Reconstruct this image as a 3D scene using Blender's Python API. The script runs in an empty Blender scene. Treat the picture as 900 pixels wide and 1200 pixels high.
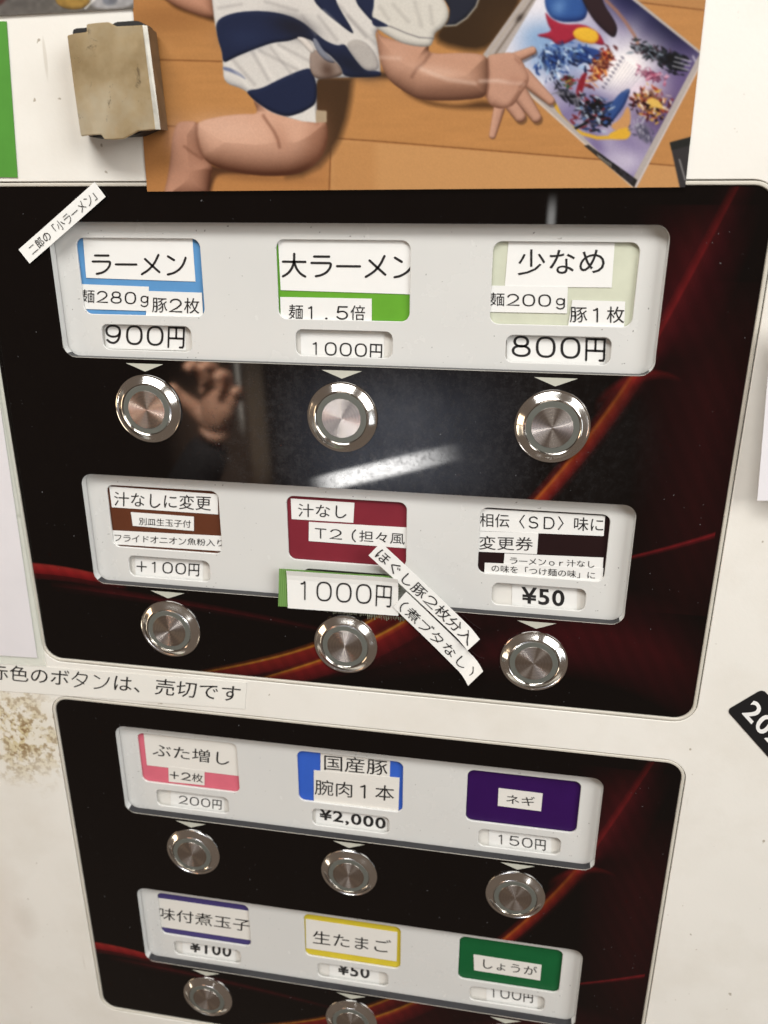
import bpy, bmesh, math, random
import numpy as np
from mathutils import Vector, Matrix
random.seed(7); np.random.seed(7)
SC = bpy.context.scene; COL = SC.collection

# ------------------------------------------------------------------ frame of reference
# machine units: x right, y down the front, z into the machine; 1 unit = U metres
U = 0.2; H0 = 1.4
CAM = np.array([0.79041611, -0.01122009, -1.30070779])
ROT = np.array([[0.98599951, -0.00339658, 0.16671359],
                [0.06118437, 0.9374263, -0.34276582],
                [-0.15511747, 0.3481672, 0.92450969]])
FPX = 934.9
def W(x, y, z): return Vector((x*U, z*U, H0 - y*U))
def P(u, v, z=0.0):                       # where the sight line of a photo pixel meets the plane at depth z
    r = ROT.T @ np.array([(u-450)/FPX, (v-600)/FPX, 1.0]); k = (z-CAM[2])/r[2]
    q = CAM + k*r; return (float(q[0]), float(q[1]))
def lin(r, g, b):
    f = lambda c: (c/255/12.92) if c/255 <= 0.04045 else ((c/255+0.055)/1.055)**2.4
    return (f(r), f(g), f(b), 1.0)

# ------------------------------------------------------------------ camera, world, lamps, exposure
cam = bpy.data.cameras.new('camera'); co = bpy.data.objects.new('camera', cam); COL.objects.link(co)
def wdir(v): return Vector((v[0], v[2], -v[1]))
ax, ay, az = wdir(ROT[0]), wdir(-ROT[1]), wdir(-ROT[2])
M = Matrix((ax, ay, az)).transposed().to_4x4(); M.translation = W(*CAM); co.matrix_world = M
cam.sensor_fit = 'VERTICAL'; cam.sensor_height = 36; cam.lens = FPX/1200*36
cam.clip_start = 0.01; cam.clip_end = 50
cam.dof.use_dof = True; cam.dof.focus_distance = 1.36*U; cam.dof.aperture_fstop = 14
SC.camera = co
world = bpy.data.worlds.new('World'); SC.world = world; world.use_nodes = True
world.node_tree.nodes['Background'].inputs[0].default_value = (0.28, 0.215, 0.17, 1)
world.node_tree.nodes['Background'].inputs[1].default_value = 0.46
def area(name, loc, target, sx, sy, watts, colour):
    l = bpy.data.lights.new(name, 'AREA'); l.shape = 'RECTANGLE'; l.size = sx; l.size_y = sy; l.energy = watts; l.color = colour
    o = bpy.data.objects.new(name, l); COL.objects.link(o); o.location = loc
    o.rotation_euler = (Vector(target)-Vector(loc)).to_track_quat('-Z', 'Y').to_euler(); return o
ctr = (0.1, 0.0, 1.24)
area('window_light', (1.25, -0.95, 2.0), ctr, 0.8, 0.9, 18.5, (1.0, 0.985, 0.955))
area('ceiling_light', (-0.1, -0.75, 2.35), ctr, 1.0, 0.35, 17, (1.0, 0.985, 0.955))
area('glint_light_right', (1.05, -0.42, 1.15), ctr, 0.12, 0.5, 0.9, (0.9, 0.95, 1.0))  # added light for extra glints on the button rims
area('glint_light_left', (-0.75, -0.35, 0.95), ctr, 0.10, 0.30, 0.35, (1.0, 0.86, 0.66))  # second small light added for glints on the steel
area('warm_rim_light', (-1.5, -0.55, 1.25), ctr, 0.5, 0.5, 3.0, (1.0, 0.72, 0.46))  # added warm light, tints the reflections on the rims' left sides
def mirrored(u, v, D):                    # a spot in the room seen by reflection in the front glass
    x, y = P(u, v); d = np.array([x, y, 0])-CAM
    q = np.array([x, y, 0]) + D*np.array([d[0], d[1], -d[2]]); return W(*q)
def seen_lamp(name, quad, D, radiance, colour, fade=None):
    p = [mirrored(u, v, D) for u, v in quad]; c = sum(p, Vector())/4
    X = (p[1]-p[0]+p[2]-p[3])/2; Y = (p[0]-p[3]+p[1]-p[2])/2
    l = bpy.data.lights.new(name, 'AREA'); l.shape = 'RECTANGLE'; l.size = X.length; l.size_y = Y.length
    l.energy = radiance*math.pi*l.size*l.size_y; l.color = colour; l.spread = math.radians(180)
    o = bpy.data.objects.new(name, l); COL.objects.link(o)
    if fade:                              # light that falls off towards the sides, as through a curtain
        l.use_nodes = True; nt = l.node_tree; em = nt.nodes['Emission']; ge = nt.nodes.new('ShaderNodeNewGeometry'); sp = nt.nodes.new('ShaderNodeSeparateXYZ'); nt.links.new(ge.outputs['Parametric'], sp.inputs[0])
        mul = None
        for k, (lo, hi) in enumerate(fade):
            rp = nt.nodes.new('ShaderNodeValToRGB'); e = rp.color_ramp.elements; e[0].position = 0; e[0].color = (0, 0, 0, 1); e[1].position = lo; e[1].color = (1, 1, 1, 1); rp.color_ramp.interpolation = 'EASE'
            q = e.new(hi); q.color = (1, 1, 1, 1); q = e.new(1.0); q.color = (0, 0, 0, 1); nt.links.new(sp.outputs[k], rp.inputs[0])
            if mul is None: mul = rp.outputs[0]
            else:
                m_ = nt.nodes.new('ShaderNodeMath'); m_.operation = 'MULTIPLY'; nt.links.new(mul, m_.inputs[0]); nt.links.new(rp.outputs[0], m_.inputs[1]); mul = m_.outputs[0]
        nt.links.new(mul, em.inputs['Strength'])
    xa = X.normalized(); n = Vector((0, 1, 0)); ya = (Y - xa*Y.dot(xa)).normalized(); za = xa.cross(ya)
    if za.y > 0: xa = -xa; za = xa.cross(ya)       # lamps shine along -Z, towards the machine
    R = Matrix((xa, ya, za)).transposed().to_4x4(); R.translation = c; o.matrix_world = R; return o
seen_lamp('streak_light', [(356, 560), (546, 516), (548, 538), (364, 582)], 4.0, 27.0, (1.0, 0.98, 0.95), fade=((0.25, 0.5), (0.2, 0.8)))  # unseen bright source, placed to reflect as the streak on the glass
seen_lamp('dim_window', [(300, 400), (640, 410), (660, 620), (296, 620)], 4.6, 1.25, (0.68, 0.78, 1.0), fade=((0.4, 0.5), (0.35, 0.6)))
seen_lamp('brown_haze', [(190, 410), (330, 410), (330, 620), (190, 620)], 5.6, 0.4, (1.0, 0.62, 0.42), fade=((0.3, 0.7), (0.3, 0.6)))
seen_lamp('warm_streak_light', [(284, 380), (314, 380), (318, 590), (288, 590)], 4.2, 0.8, (1.0, 0.75, 0.5), fade=((0.3, 0.7), (0.3, 0.6)))  # added light that the glass reflects as a warm vertical streak
seen_lamp('lamp_far', [(641, 224), (651, 224), (653, 286), (639, 286)], 4.2, 5, (1.0, 0.98, 0.95), fade=((0.3, 0.7), (0.2, 0.5)))
seen_lamp('lamp_small', [(270, 376), (277, 376), (287, 520), (283, 520)], 4.2, 5.5, (1.0, 0.93, 0.8), fade=((0.4, 0.6), (0.3, 0.6)))
SC.view_settings.view_transform = 'Standard'; SC.view_settings.look = 'None'
SC.view_settings.exposure = 0.0; SC.view_settings.gamma = 1.0; SC.view_settings.use_curve_mapping = False
SC.render.engine = 'CYCLES'; SC.cycles.max_bounces = 8; SC.cycles.use_denoising = True

# ------------------------------------------------------------------ materials
class G:                                  # small node-graph helper
    def __init__(s, name):
        s.m = bpy.data.materials.new(name); s.m.use_nodes = True; s.t = s.m.node_tree; s.n = s.t.nodes; s.b = s.n['Principled BSDF']
    def put(s, sock, v):
        if isinstance(v, bpy.types.NodeSocket): s.t.links.new(v, sock)
        elif isinstance(v, tuple) and len(v) == 3 and sock.type == 'RGBA': sock.default_value = (*v, 1)
        else: sock.default_value = v
    def node(s, t, **k):
        n = s.n.new(t)
        for a, b in k.items(): setattr(n, a, b)
        return n
    def math(s, op, a, b=None, c=None, clamp=False):
        n = s.node('ShaderNodeMath', operation=op, use_clamp=clamp); s.put(n.inputs[0], a)
        if b is not None: s.put(n.inputs[1], b)
        if c is not None: s.put(n.inputs[2], c)
        return n.outputs[0]
    def ramp(s, f, stops, interp='LINEAR'):
        n = s.node('ShaderNodeValToRGB'); n.color_ramp.interpolation = interp; e = n.color_ramp.elements
        while len(e) < len(stops): e.new(0.5)
        for q, (p, c) in zip(e, stops):
            q.position = p; q.color = c if isinstance(c, tuple) else (c, c, c, 1)
        s.put(n.inputs[0], f); return n.outputs[0]
    def noise(s, scale, detail=4, rough=0.6, vec=None, out=0, dist=0):
        n = s.node('ShaderNodeTexNoise'); n.inputs['Scale'].default_value = scale; n.inputs['Detail'].default_value = detail
        n.inputs['Roughness'].default_value = rough; n.inputs['Distortion'].default_value = dist
        if vec is None: vec = s.obj()
        s.put(n.inputs['Vector'], vec); return n.outputs[out]
    def obj(s):
        if not hasattr(s, '_o'): s._o = s.node('ShaderNodeTexCoord').outputs['Object']
        return s._o
    def mix(s, f, a, b, mode='MIX'):
        n = s.node('ShaderNodeMix', data_type='RGBA', blend_type=mode); s.put(n.inputs[0], f); s.put(n.inputs[6], a); s.put(n.inputs[7], b); return n.outputs[2]
    def bump(s, h, strength=0.2, dist=0.001):
        n = s.node('ShaderNodeBump'); n.inputs['Strength'].default_value = strength; n.inputs['Distance'].default_value = dist
        s.put(n.inputs['Height'], h); s.put(s.b.inputs['Normal'], n.outputs[0])
    def set(s, **k):
        for a, v in k.items(): s.put(s.b.inputs[a.replace('_', ' ')], v)
        return s.m
def simple(name, col, rough=0.5, metal=0.0, var=0.05, scale=60, bump=0.0, spec=0.5):
    g = G(name); nz = g.noise(scale)
    lo = tuple(c*(1-var) for c in col[:3])+(1,); hi = tuple(min(1, c*(1+var)) for c in col[:3])+(1,)
    g.set(Base_Color=g.ramp(nz, [(0.3, lo), (0.7, hi)]), Roughness=rough, Metallic=metal)
    g.b.inputs['Specular IOR Level'].default_value = spec
    if bump: g.bump(g.noise(scale*6), bump, 0.0004)
    return g.m

MAT = {}
# cream painted steel with stains where the photo shows them
def make_body():
    g = G('cream_paint'); o = g.obj()
    base = g.ramp(g.noise(9), [(0.3, (0.755, 0.735, 0.68, 1)), (0.7, (0.80, 0.78, 0.725, 1))])
    sep = g.node('ShaderNodeSeparateXYZ'); g.put(sep.inputs[0], o)
    X, Z = sep.outputs[0], sep.outputs[2]
    def blob(u, v, ru, rv):               # soft patch round a place on the front
        x, y = P(u, v, 0); dx = g.math('DIVIDE', g.math('SUBTRACT', X, x*U), ru*U); dz = g.math('DIVIDE', g.math('SUBTRACT', Z, -y*U), rv*U)
        d = g.math('SQRT', g.math('ADD', g.math('MULTIPLY', dx, dx), g.math('MULTIPLY', dz, dz)))
        wob = g.math('MULTIPLY_ADD', g.noise(60, 3), 0.9, -0.45)
        return g.math('SUBTRACT', 1.25, g.math('ADD', d, wob), clamp=True)
    rust = blob(24, 858, 0.115, 0.125)
    fine = g.ramp(g.noise(420, 6, 0.7), [(0.47, 0.0), (0.53, 1.0)])
    coarse = g.ramp(g.noise(150, 5, 0.65), [(0.45, 0.0), (0.51, 1.0)])
    f1 = g.math('MULTIPLY', rust, g.math('MULTIPLY_ADD', coarse, 0.6, 0.22), clamp=True)
    c = g.mix(f1, base, (0.56, 0.46, 0.22, 1))
    f2 = g.math('MULTIPLY', g.math('MULTIPLY', rust, fine), g.math('MULTIPLY', coarse, 0.95), clamp=True)
    c = g.mix(f2, c, (0.22, 0.13, 0.05, 1))
    bl = g.math('MULTIPLY', blob(32, 1076, 0.03, 0.055), 0.16)
    c = g.mix(bl, c, (0.35, 0.27, 0.2, 1))
    left = g.math('MULTIPLY', blob(2, 1080, 0.07, 0.3), 0.14); c = g.mix(left, c, (0.5, 0.34, 0.24, 1))
    sp = g.ramp(g.noise(240, 2, 0.5), [(0.735, 0.0), (0.76, 0.75)])   # odd specks of dirt
    c = g.mix(sp, c, (0.30, 0.25, 0.18, 1))
    mp = g.node('ShaderNodeMapping'); mp.inputs['Scale'].default_value = (1.0, 1.0, 0.12); mp.inputs['Rotation'].default_value = (0, 0.5, 0); g.put(mp.inputs[0], o)
    scr = g.ramp(g.noise(170, 2, 0.5, vec=mp.outputs[0]), [(0.73, 0.0), (0.77, 0.35)]); c = g.mix(scr, c, (0.42, 0.37, 0.29, 1))
    grime = g.math('MULTIPLY', g.ramp(g.noise(26, 5), [(0.45, 0.0), (0.68, 1.0)]), 0.17); c = g.mix(grime, c, (0.5, 0.44, 0.34, 1))
    g.set(Base_Color=c, Roughness=g.ramp(g.noise(30), [(0.3, 0.34), (0.7, 0.46)]))
    g.bump(g.noise(900, 2), 0.12, 0.0003); return g.m
MAT['body'] = make_body()
MAT['bezel'] = simple('bezel_plastic', (0.56, 0.53, 0.46), 0.4, var=0.08)
MAT['gap'] = simple('dark_gap', (0.05, 0.042, 0.035), 0.8)
def make_edge_dirt():
    g = G('grimy_joint'); g.set(Base_Color=g.ramp(g.noise(180, 5), [(0.35, (0.22, 0.19, 0.15, 1)), (0.65, (0.5, 0.47, 0.40, 1))]), Roughness=0.8); return g.m
MAT['joint'] = make_edge_dirt()

def fit(pts, deg, swap):
    a = np.array([P(*p) for p in pts]); s, t = (a[:, 1], a[:, 0]) if swap else (a[:, 0], a[:, 1])
    return np.polyfit(s, t, deg), s.min(), s.max()
def make_glass():
    g = G('black_printed_glass'); o = g.obj(); sep = g.node('ShaderNodeSeparateXYZ'); g.put(sep.inputs[0], o)
    X = g.math('DIVIDE', sep.outputs[0], U); Y = g.math('DIVIDE', sep.outputs[2], -U)
    col = None
    def streak(pts, w0, w1, stops, swap=False, deg=2, gain=((0, 1), (1, 1)), side=1):
        nonlocal col
        cf, s0, s1 = fit(pts, deg, swap); S, T = (Y, X) if swap else (X, Y)
        v = float(cf[0])
        for k in cf[1:]: v = g.math('MULTIPLY_ADD', v, S, float(k))
        n = g.math('DIVIDE', g.math('SUBTRACT', S, float(s0)), float(s1-s0), clamp=False)
        w = g.math('MULTIPLY_ADD', n, w1-w0, w0); w = g.math('MAXIMUM', w, 0.0006)
        t = g.math('DIVIDE', g.math('SUBTRACT', T, v), w)
        t = g.math('MULTIPLY_ADD', t, 0.5*side, 0.5)
        c = g.ramp(t, [(0.0, (0, 0, 0, 1))]+stops+[(1.0, (0, 0, 0, 1))])
        e = g.ramp(n, [(a, b) for a, b in gain])
        inside = g.math('MULTIPLY', g.math('GREATER_THAN', n, 0.0), g.math('LESS_THAN', n, 1.0))
        e = g.math('MULTIPLY', e, inside)
        c = g.mix(1.0, c, e, 'MULTIPLY')
        col = c if col is None else g.mix(1.0, col, c, 'ADD')
    R = lambda r, gg, b: lin(r, gg, b)
    # long slanting flame at the right
    streak([(867, 216), (825, 290), (785, 370), (752, 432), (728, 470)], 0.030, 0.034, [(0.30, R(22, 2, 5)), (0.5, R(105, 22, 24)), (0.56, R(52, 8, 12)), (0.8, R(28, 2, 6))], True, 2, ((0, 0.45), (0.5, 0.9), (0.8, 1.0), (1, 0)))
    streak([(772, 400), (752, 432), (712, 492), (660, 555), (600, 622)], 0.024, 0.026, [(0.22, R(96, 20, 16)), (0.34, R(206, 110, 44)), (0.44, R(176, 62, 34)), (0.62, R(140, 34, 30)), (0.84, R(40, 6, 8))], True, 2, ((0, 0.0), (0.25, 0.35), (0.75, 0.7), (1, 0.85)))
    streak([(695, 480), (735, 448), (760, 440), (800, 447)], 0.020, 0.004, [(0.35, R(100, 20, 20)), (0.6, R(76, 13, 15))], False, 2, ((0, 0), (0.45, 1), (1, 0)))
    streak([(820, 240), (800, 330), (770, 420)], 0.09, 0.07, [(0.3, R(40, 4, 9)), (0.5, R(58, 9, 14)), (0.75, R(42, 4, 10))], True, 2, ((0, 0.2), (0.3, 1), (0.8, 0.8), (1, 0)))
    # thin line leaving the plate to the right
    streak([(700, 662), (745, 652), (790, 641), (838, 627)], 0.004, 0.007, [(0.4, R(120, 24, 30)), (0.6, R(80, 12, 18))], False, 2, ((0, 0.6), (1, 1)))
    # red band at the left
    streak([(38, 669), (80, 673), (110, 679), (150, 689)], 0.019, 0.014, [(0.12, R(150, 44, 40)), (0.32, R(150, 32, 34)), (0.62, R(112, 16, 22)), (0.66, R(70, 8, 12)), (0.92, R(48, 6, 10))], False, 2, ((0, 1), (0.6, 1), (1, 0)))
    streak([(60, 686), (130, 696), (240, 712), (420, 748)], 0.014, 0.008, [(0.5, R(66, 10, 16)), (0.58, R(34, 4, 8))], False, 2, ((0, 0.1), (0.2, 1), (0.7, 0.7), (1, 0)))
    # two gold-edged flames at the bottom
    streak([(200, 800), (300, 781), (355, 768), (436, 735), (500, 692), (560, 640)], 0.016, 0.030, [(0.14, R(110, 56, 20)), (0.22, R(206, 142, 50)), (0.32, R(150, 42, 34)), (0.8, R(104, 20, 22))], False, 3, ((0, 0), (0.3, 0.6), (0.6, 0.7), (1, 0)))
    streak([(290, 806), (335, 794), (388, 777), (440, 758), (500, 722), (575, 660)], 0.018, 0.038, [(0.10, R(90, 40, 16)), (0.18, R(214, 150, 50)), (0.26, R(180, 74, 38)), (0.4, R(128, 28, 28)), (0.9, R(76, 12, 16))], False, 3, ((0, 0), (0.25, 0.65), (0.6, 0.65), (1, 0)))
    streak([(250, 800), (400, 772), (500, 740), (620, 700)], 0.03, 0.06, [(0.3, R(60, 8, 14)), (0.7, R(66, 9, 16))], False, 2, ((0, 0), (0.45, 0.8), (1, 0)))
    streak([(420, 790), (520, 768), (640, 760), (800, 770)], 0.03, 0.06, [(0.3, R(36, 3, 8)), (0.6, R(44, 5, 10))], False, 2, ((0, 0), (0.4, 1), (1, 0)))
    streak([(845, 330), (830, 460), (815, 600), (800, 720)], 0.12, 0.10, [(0.25, R(30, 4, 7)), (0.5, R(44, 7, 11)), (0.8, R(34, 4, 8))], True, 2, ((0, 0.1), (0.3, 1), (0.7, 0.8), (1, 0.3)))
    streak([(560, 760), (660, 740), (760, 760), (830, 800)], 0.09, 0.11, [(0.25, R(34, 4, 8)), (0.5, R(56, 7, 13)), (0.8, R(40, 4, 9))], False, 2, ((0, 0), (0.4, 1), (0.8, 0.9), (1, 0.3)))
    wv = g.node('ShaderNodeTexWave'); wv.inputs['Scale'].default_value = 60; wv.inputs['Distortion'].default_value = 1.2; mp = g.node('ShaderNodeMapping'); mp.inputs['Rotation'].default_value = (0, 0.5, 0); g.put(mp.inputs[0], o); g.put(wv.inputs[0], mp.outputs[0])
    fib = g.ramp(wv.outputs[0], [(0.2, 0.86), (0.8, 1.0)]); col = g.mix(1.0, col, fib, 'MULTIPLY')
    col = g.mix(1.0, col, (0.62, 0.54, 0.54, 1), 'MULTIPLY'); col = g.mix(1.0, col, (0.0022, 0.0012, 0.0011, 1), 'ADD')
    # fingerprints and wiping marks dull the glass in patches
    px, py = P(470, 520); ge = g.node('ShaderNodeNewGeometry'); sg = g.node('ShaderNodeSeparateXYZ'); g.put(sg.inputs[0], ge.outputs[0]); XW = g.math('DIVIDE', sg.outputs[0], U); YW = g.math('DIVIDE', g.math('SUBTRACT', H0, sg.outputs[2]), U)
    mw = g.node('ShaderNodeMapping'); mw.inputs['Scale'].default_value = (1.0, 1.0, 0.45); mw.inputs['Rotation'].default_value = (0, 0.9, 0); g.put(mw.inputs[0], o)
    sm = g.math('MULTIPLY', g.ramp(g.noise(34, 12, 0.8, vec=mw.outputs[0], dist=0.3), [(0.36, 0.0), (0.68, 1.0)]), g.ramp(g.noise(210, 8, 0.8), [(0.36, 0.3), (0.60, 1.0)]))
    dx = g.math('DIVIDE', g.math('SUBTRACT', XW, px), 0.34); dy = g.math('DIVIDE', g.math('SUBTRACT', YW, py), 0.20)
    near = g.math('SUBTRACT', 1.3, g.math('SQRT', g.math('ADD', g.math('MULTIPLY', dx, dx), g.math('MULTIPLY', dy, dy))), clamp=True)
    spots = g.ramp(g.noise(420, 5, 0.8), [(0.48, 0.0), (0.64, 1.0)])
    s1 = g.math('MULTIPLY', sm, g.math('MULTIPLY_ADD', near, 0.9, 0.03))
    s1 = g.math('ADD', s1, g.math('MULTIPLY', spots, g.math('MULTIPLY', near, 0.5)), clamp=True)
    dust = g.ramp(g.noise(700, 2, 0.5), [(0.73, 0.0), (0.77, 0.22)])
    haze = g.math('ADD', g.math('MULTIPLY', s1, 0.022), dust)
    col = g.mix(haze, col, (0.55, 0.56, 0.58, 1))
    g.set(Base_Color=col, Roughness=0.38); g.put(g.b.inputs['Specular IOR Level'], g.math('MULTIPLY', s1, 0.5)); g.b.inputs['Coat Weight'].default_value = 1.0; hx, hy = P(250, 485)    # a greasy smear beside the first button
    ddx = g.math('DIVIDE', g.math('SUBTRACT', XW, hx), 0.13); ddy = g.math('DIVIDE', g.math('SUBTRACT', YW, hy), 0.19)
    grease = g.math('SUBTRACT', 1.35, g.math('SQRT', g.math('ADD', g.math('MULTIPLY', ddx, ddx), g.math('MULTIPLY', ddy, ddy))), clamp=True)
    grease = g.math('MULTIPLY', grease, g.ramp(g.noise(60, 6, 0.7), [(0.35, 0.6), (0.65, 1.0)]))
    g.put(g.b.inputs['Coat Roughness'], g.math('ADD', g.math('MULTIPLY_ADD', s1, 0.035, 0.014), g.math('MULTIPLY', grease, 0.03)))
    g.put(g.b.inputs['Coat Weight'], g.math('MULTIPLY_ADD', g.math('MULTIPLY', spots, near, clamp=True), -0.55, 1.0))
    return g.m
MAT['glass'] = make_glass()
MAT['wall_shade'] = simple('shade_painted_edge', (0.022, 0.022, 0.026), 0.3)  # lower recess wall painted dark to stand for its band of shade
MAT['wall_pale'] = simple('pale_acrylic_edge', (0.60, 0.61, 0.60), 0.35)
MAT['edge_glint'] = simple('painted_edge_glint', (0.62, 0.60, 0.54), 0.3)
def make_plate():
    g = G('grey_white_plate'); c = g.ramp(g.noise(14, 3), [(0.3, (0.605, 0.605, 0.585, 1)), (0.7, (0.655, 0.655, 0.63, 1))])
    c = g.mix(g.ramp(g.noise(800, 1), [(0.77, 0.0), (0.79, 0.6)]), c, (0.1, 0.09, 0.08, 1))
    g.set(Base_Color=c, Roughness=g.ramp(g.noise(40, 5), [(0.3, 0.16), (0.7, 0.32)])); return g.m
MAT['plate'] = make_plate()
MAT['arrow'] = simple('arrow_print', (0.50, 0.50, 0.43), 0.3)
MAT['backing'] = simple('backing', (0.30, 0.28, 0.25), 0.7)
MAT['steel'] = None
def make_steel(name, col, rough, an=0.0, extra=None):
    g = G(name); g.set(Base_Color=col, Metallic=1.0, Roughness=rough)
    if an:
        t = g.node('ShaderNodeTangent', direction_type='RADIAL', axis='Y'); g.b.inputs['Anisotropic'].default_value = an; g.b.inputs['Anisotropic Rotation'].default_value = 0.25; g.put(g.b.inputs['Tangent'], t.outputs[0])
        # turned surface: very fine concentric rings
        sep = g.node('ShaderNodeSeparateXYZ'); g.put(sep.inputs[0], g.obj())
        r = g.math('SQRT', g.math('ADD', g.math('POWER', sep.outputs[0], 2.0), g.math('POWER', sep.outputs[2], 2.0)))
        g.put(g.b.inputs['Base Color'], g.ramp(g.math('FRACT', g.math('MULTIPLY', r, 900.0)), [(0.0, col), (0.5, tuple(k*0.9 for k in col)), (1.0, col)]))
    else:
        g.put(g.b.inputs['Roughness'], g.ramp(g.noise(120, 4), [(0.3, rough*0.8), (0.7, rough*1.4)]))
    return g.m
MAT['rim'] = make_steel('polished_steel_rim', (0.90, 0.88, 0.84, 1), 0.11)
MAT['disc'] = make_steel('turned_steel_face', (0.66, 0.60, 0.55, 1), 0.25, 0.98)
MAT['ring'] = simple('grey_lamp_ring', (0.11, 0.115, 0.10), 0.4)
def make_paper(name, col, rough=0.38):
    g = G(name); c = g.ramp(g.noise(30, 4), [(0.3, tuple(k*0.95 for k in col)+(1,)), (0.7, tuple(min(1, k*1.02) for k in col)+(1,))])
    g.set(Base_Color=c, Roughness=rough); g.bump(g.noise(140, 3), 0.10, 0.0006); return g.m
MAT['paper'] = make_paper('label_paper', (0.80, 0.80, 0.775))
MAT['paper_bright'] = make_paper('bright_label_paper', (0.83, 0.83, 0.80))
MAT['paper_cream'] = make_paper('aged_label_paper', (0.74, 0.72, 0.67))
MAT['strip'] = make_paper('notice_strip', (0.78, 0.765, 0.71))
MAT['ink'] = simple('printed_ink', (0.014, 0.013, 0.013), 0.4, var=0.2)
MAT['ink_white'] = simple('white_print', (0.8, 0.8, 0.78), 0.4)
MAT['black_vinyl'] = simple('black_vinyl', (0.010, 0.010, 0.011), 0.35)
CARDS = dict(blue=(0.10, 0.27, 0.52), lime=(0.12, 0.34, 0.03), cream=(0.56, 0.58, 0.46), brown=(0.105, 0.032, 0.014), crimson=(0.19, 0.018, 0.03),
             darkbrown=(0.016, 0.006, 0.006), pink=(0.62, 0.14, 0.19), royal=(0.035, 0.11, 0.50), purple=(0.030, 0.005, 0.075),
             violet=(0.055, 0.042, 0.16), yellow=(0.60, 0.48, 0.035), green=(0.008, 0.10, 0.030))
for k, c in CARDS.items(): MAT['card_'+k] = simple(k+'_card', c, 0.42, var=0.06, scale=90, spec=0.18)
def make_tape():
    g = G('green_cloth_tape'); ck = g.node('ShaderNodeTexWave'); ck.inputs['Scale'].default_value = 420; g.put(ck.inputs[0], g.obj())
    g.set(Base_Color=g.mix(ck.outputs[1], (0.10, 0.22, 0.045, 1), (0.17, 0.33, 0.085, 1)), Roughness=0.6); return g.m
MAT['cloth_tape'] = make_tape()
MAT['threads'] = simple('frayed_tape_threads', (0.16, 0.17, 0.12), 0.7, var=0.4, scale=300)
MAT['green_tape'] = simple('green_vinyl_tape', (0.075, 0.27, 0.035), 0.45, var=0.08)
MAT['lavender_paper'] = make_paper('lavender_white_paper', (0.72, 0.70, 0.72), 0.3)  # white paper with its own lavender tint
def make_film():
    g = G('clear_film'); g.set(Base_Color=(0.75, 0.80, 0.72, 1), Roughness=0.2, Alpha=0.42); return g.m
MAT['film'] = make_film()
def make_brass():
    g = G('worn_tinned_steel'); n = g.noise(38, 5)
    c = g.ramp(n, [(0.34, (0.52, 0.37, 0.18, 1)), (0.5, (0.72, 0.57, 0.34, 1)), (0.64, (0.80, 0.70, 0.50, 1))])
    sc = g.ramp(g.noise(170, 6, 0.7, dist=0.6), [(0.60, 0.0), (0.70, 0.75)]); c = g.mix(sc, c, (0.13, 0.085, 0.05, 1))
    g.set(Base_Color=c, Metallic=0.72, Roughness=g.ramp(g.noise(60, 5), [(0.3, 0.24), (0.7, 0.42)])); g.bump(n, 0.1, 0.0005); return g.m
MAT['brass'] = make_brass()
MAT['bend'] = simple('fold_highlight_metal', (0.74, 0.72, 0.64), 0.28, 0.6, var=0.25, scale=140)  # highlight along the clip's fold put into a paler metal colour
MAT['flange_dark'] = simple('dark_flange_metal', (0.17, 0.13, 0.085), 0.35, 0.5, var=0.3, scale=120)  # darker metal tone for the clip's right side
MAT['rubber'] = simple('black_magnet_rubber', (0.012, 0.012, 0.012), 0.6)
MAT['lockcap'] = simple('brown_plastic_cap', (0.16, 0.13, 0.11), 0.35)

# ------------------------------------------------------------------ object helpers
def link(name, verts, faces, mats, parent=None, origin=None, fmat=None, smooth=False):
    """verts are machine coordinates; ONE mesh object whose origin is a machine point"""
    v = np.array(verts, float)
    if origin is None: origin = v.mean(0)
    o0 = W(*origin); me = bpy.data.meshes.new(name)
    w = np.stack([v[:, 0]*U - o0.x, v[:, 2]*U - o0.y, H0 - v[:, 1]*U - o0.z], 1)
    me.from_pydata(w.tolist(), [], faces)
    for m in (mats if isinstance(mats, list) else [mats]): me.materials.append(m)
    if fmat is not None: me.polygons.foreach_set('material_index', fmat)
    if smooth: me.polygons.foreach_set('use_smooth', [True]*len(me.polygons))
    me.update(); o = bpy.data.objects.new(name, me); COL.objects.link(o)
    place(o, o0, parent); return o
WORLDPOS = {}
def place(o, loc, parent):
    WORLDPOS[o.name] = Vector(loc)
    if parent is not None: o.parent = parent; o.location = Vector(loc)-WORLDPOS[parent.name]
    else: o.location = loc
def fix(o):                              # make every face point outwards
    bm = bmesh.new(); bm.from_mesh(o.data); bmesh.ops.recalc_face_normals(bm, faces=bm.faces); bm.to_mesh(o.data); bm.free(); return o
def tag(o, label=None, cat=None, group=None, kind=None):
    if label: o['label'] = label
    if cat: o['category'] = cat
    if group: o['group'] = group
    if kind: o['kind'] = kind
    return o
def empty(name, origin, label, cat, group=None):
    o = bpy.data.objects.new(name, None); o.empty_display_size = 0.01; COL.objects.link(o); place(o, W(*origin), None); return tag(o, label, cat, group)
def rrect(x0, y0, x1, y1, r, n=8):
    p = []
    for cx, cy, a in ((x1-r, y0+r, -90), (x1-r, y1-r, 0), (x0+r, y1-r, 90), (x0+r, y0+r, 180)):
        for i in range(n+1):
            t = math.radians(a+90*i/n); p.append((cx+r*math.cos(t), cy+r*math.sin(t)))
    return p
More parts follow.
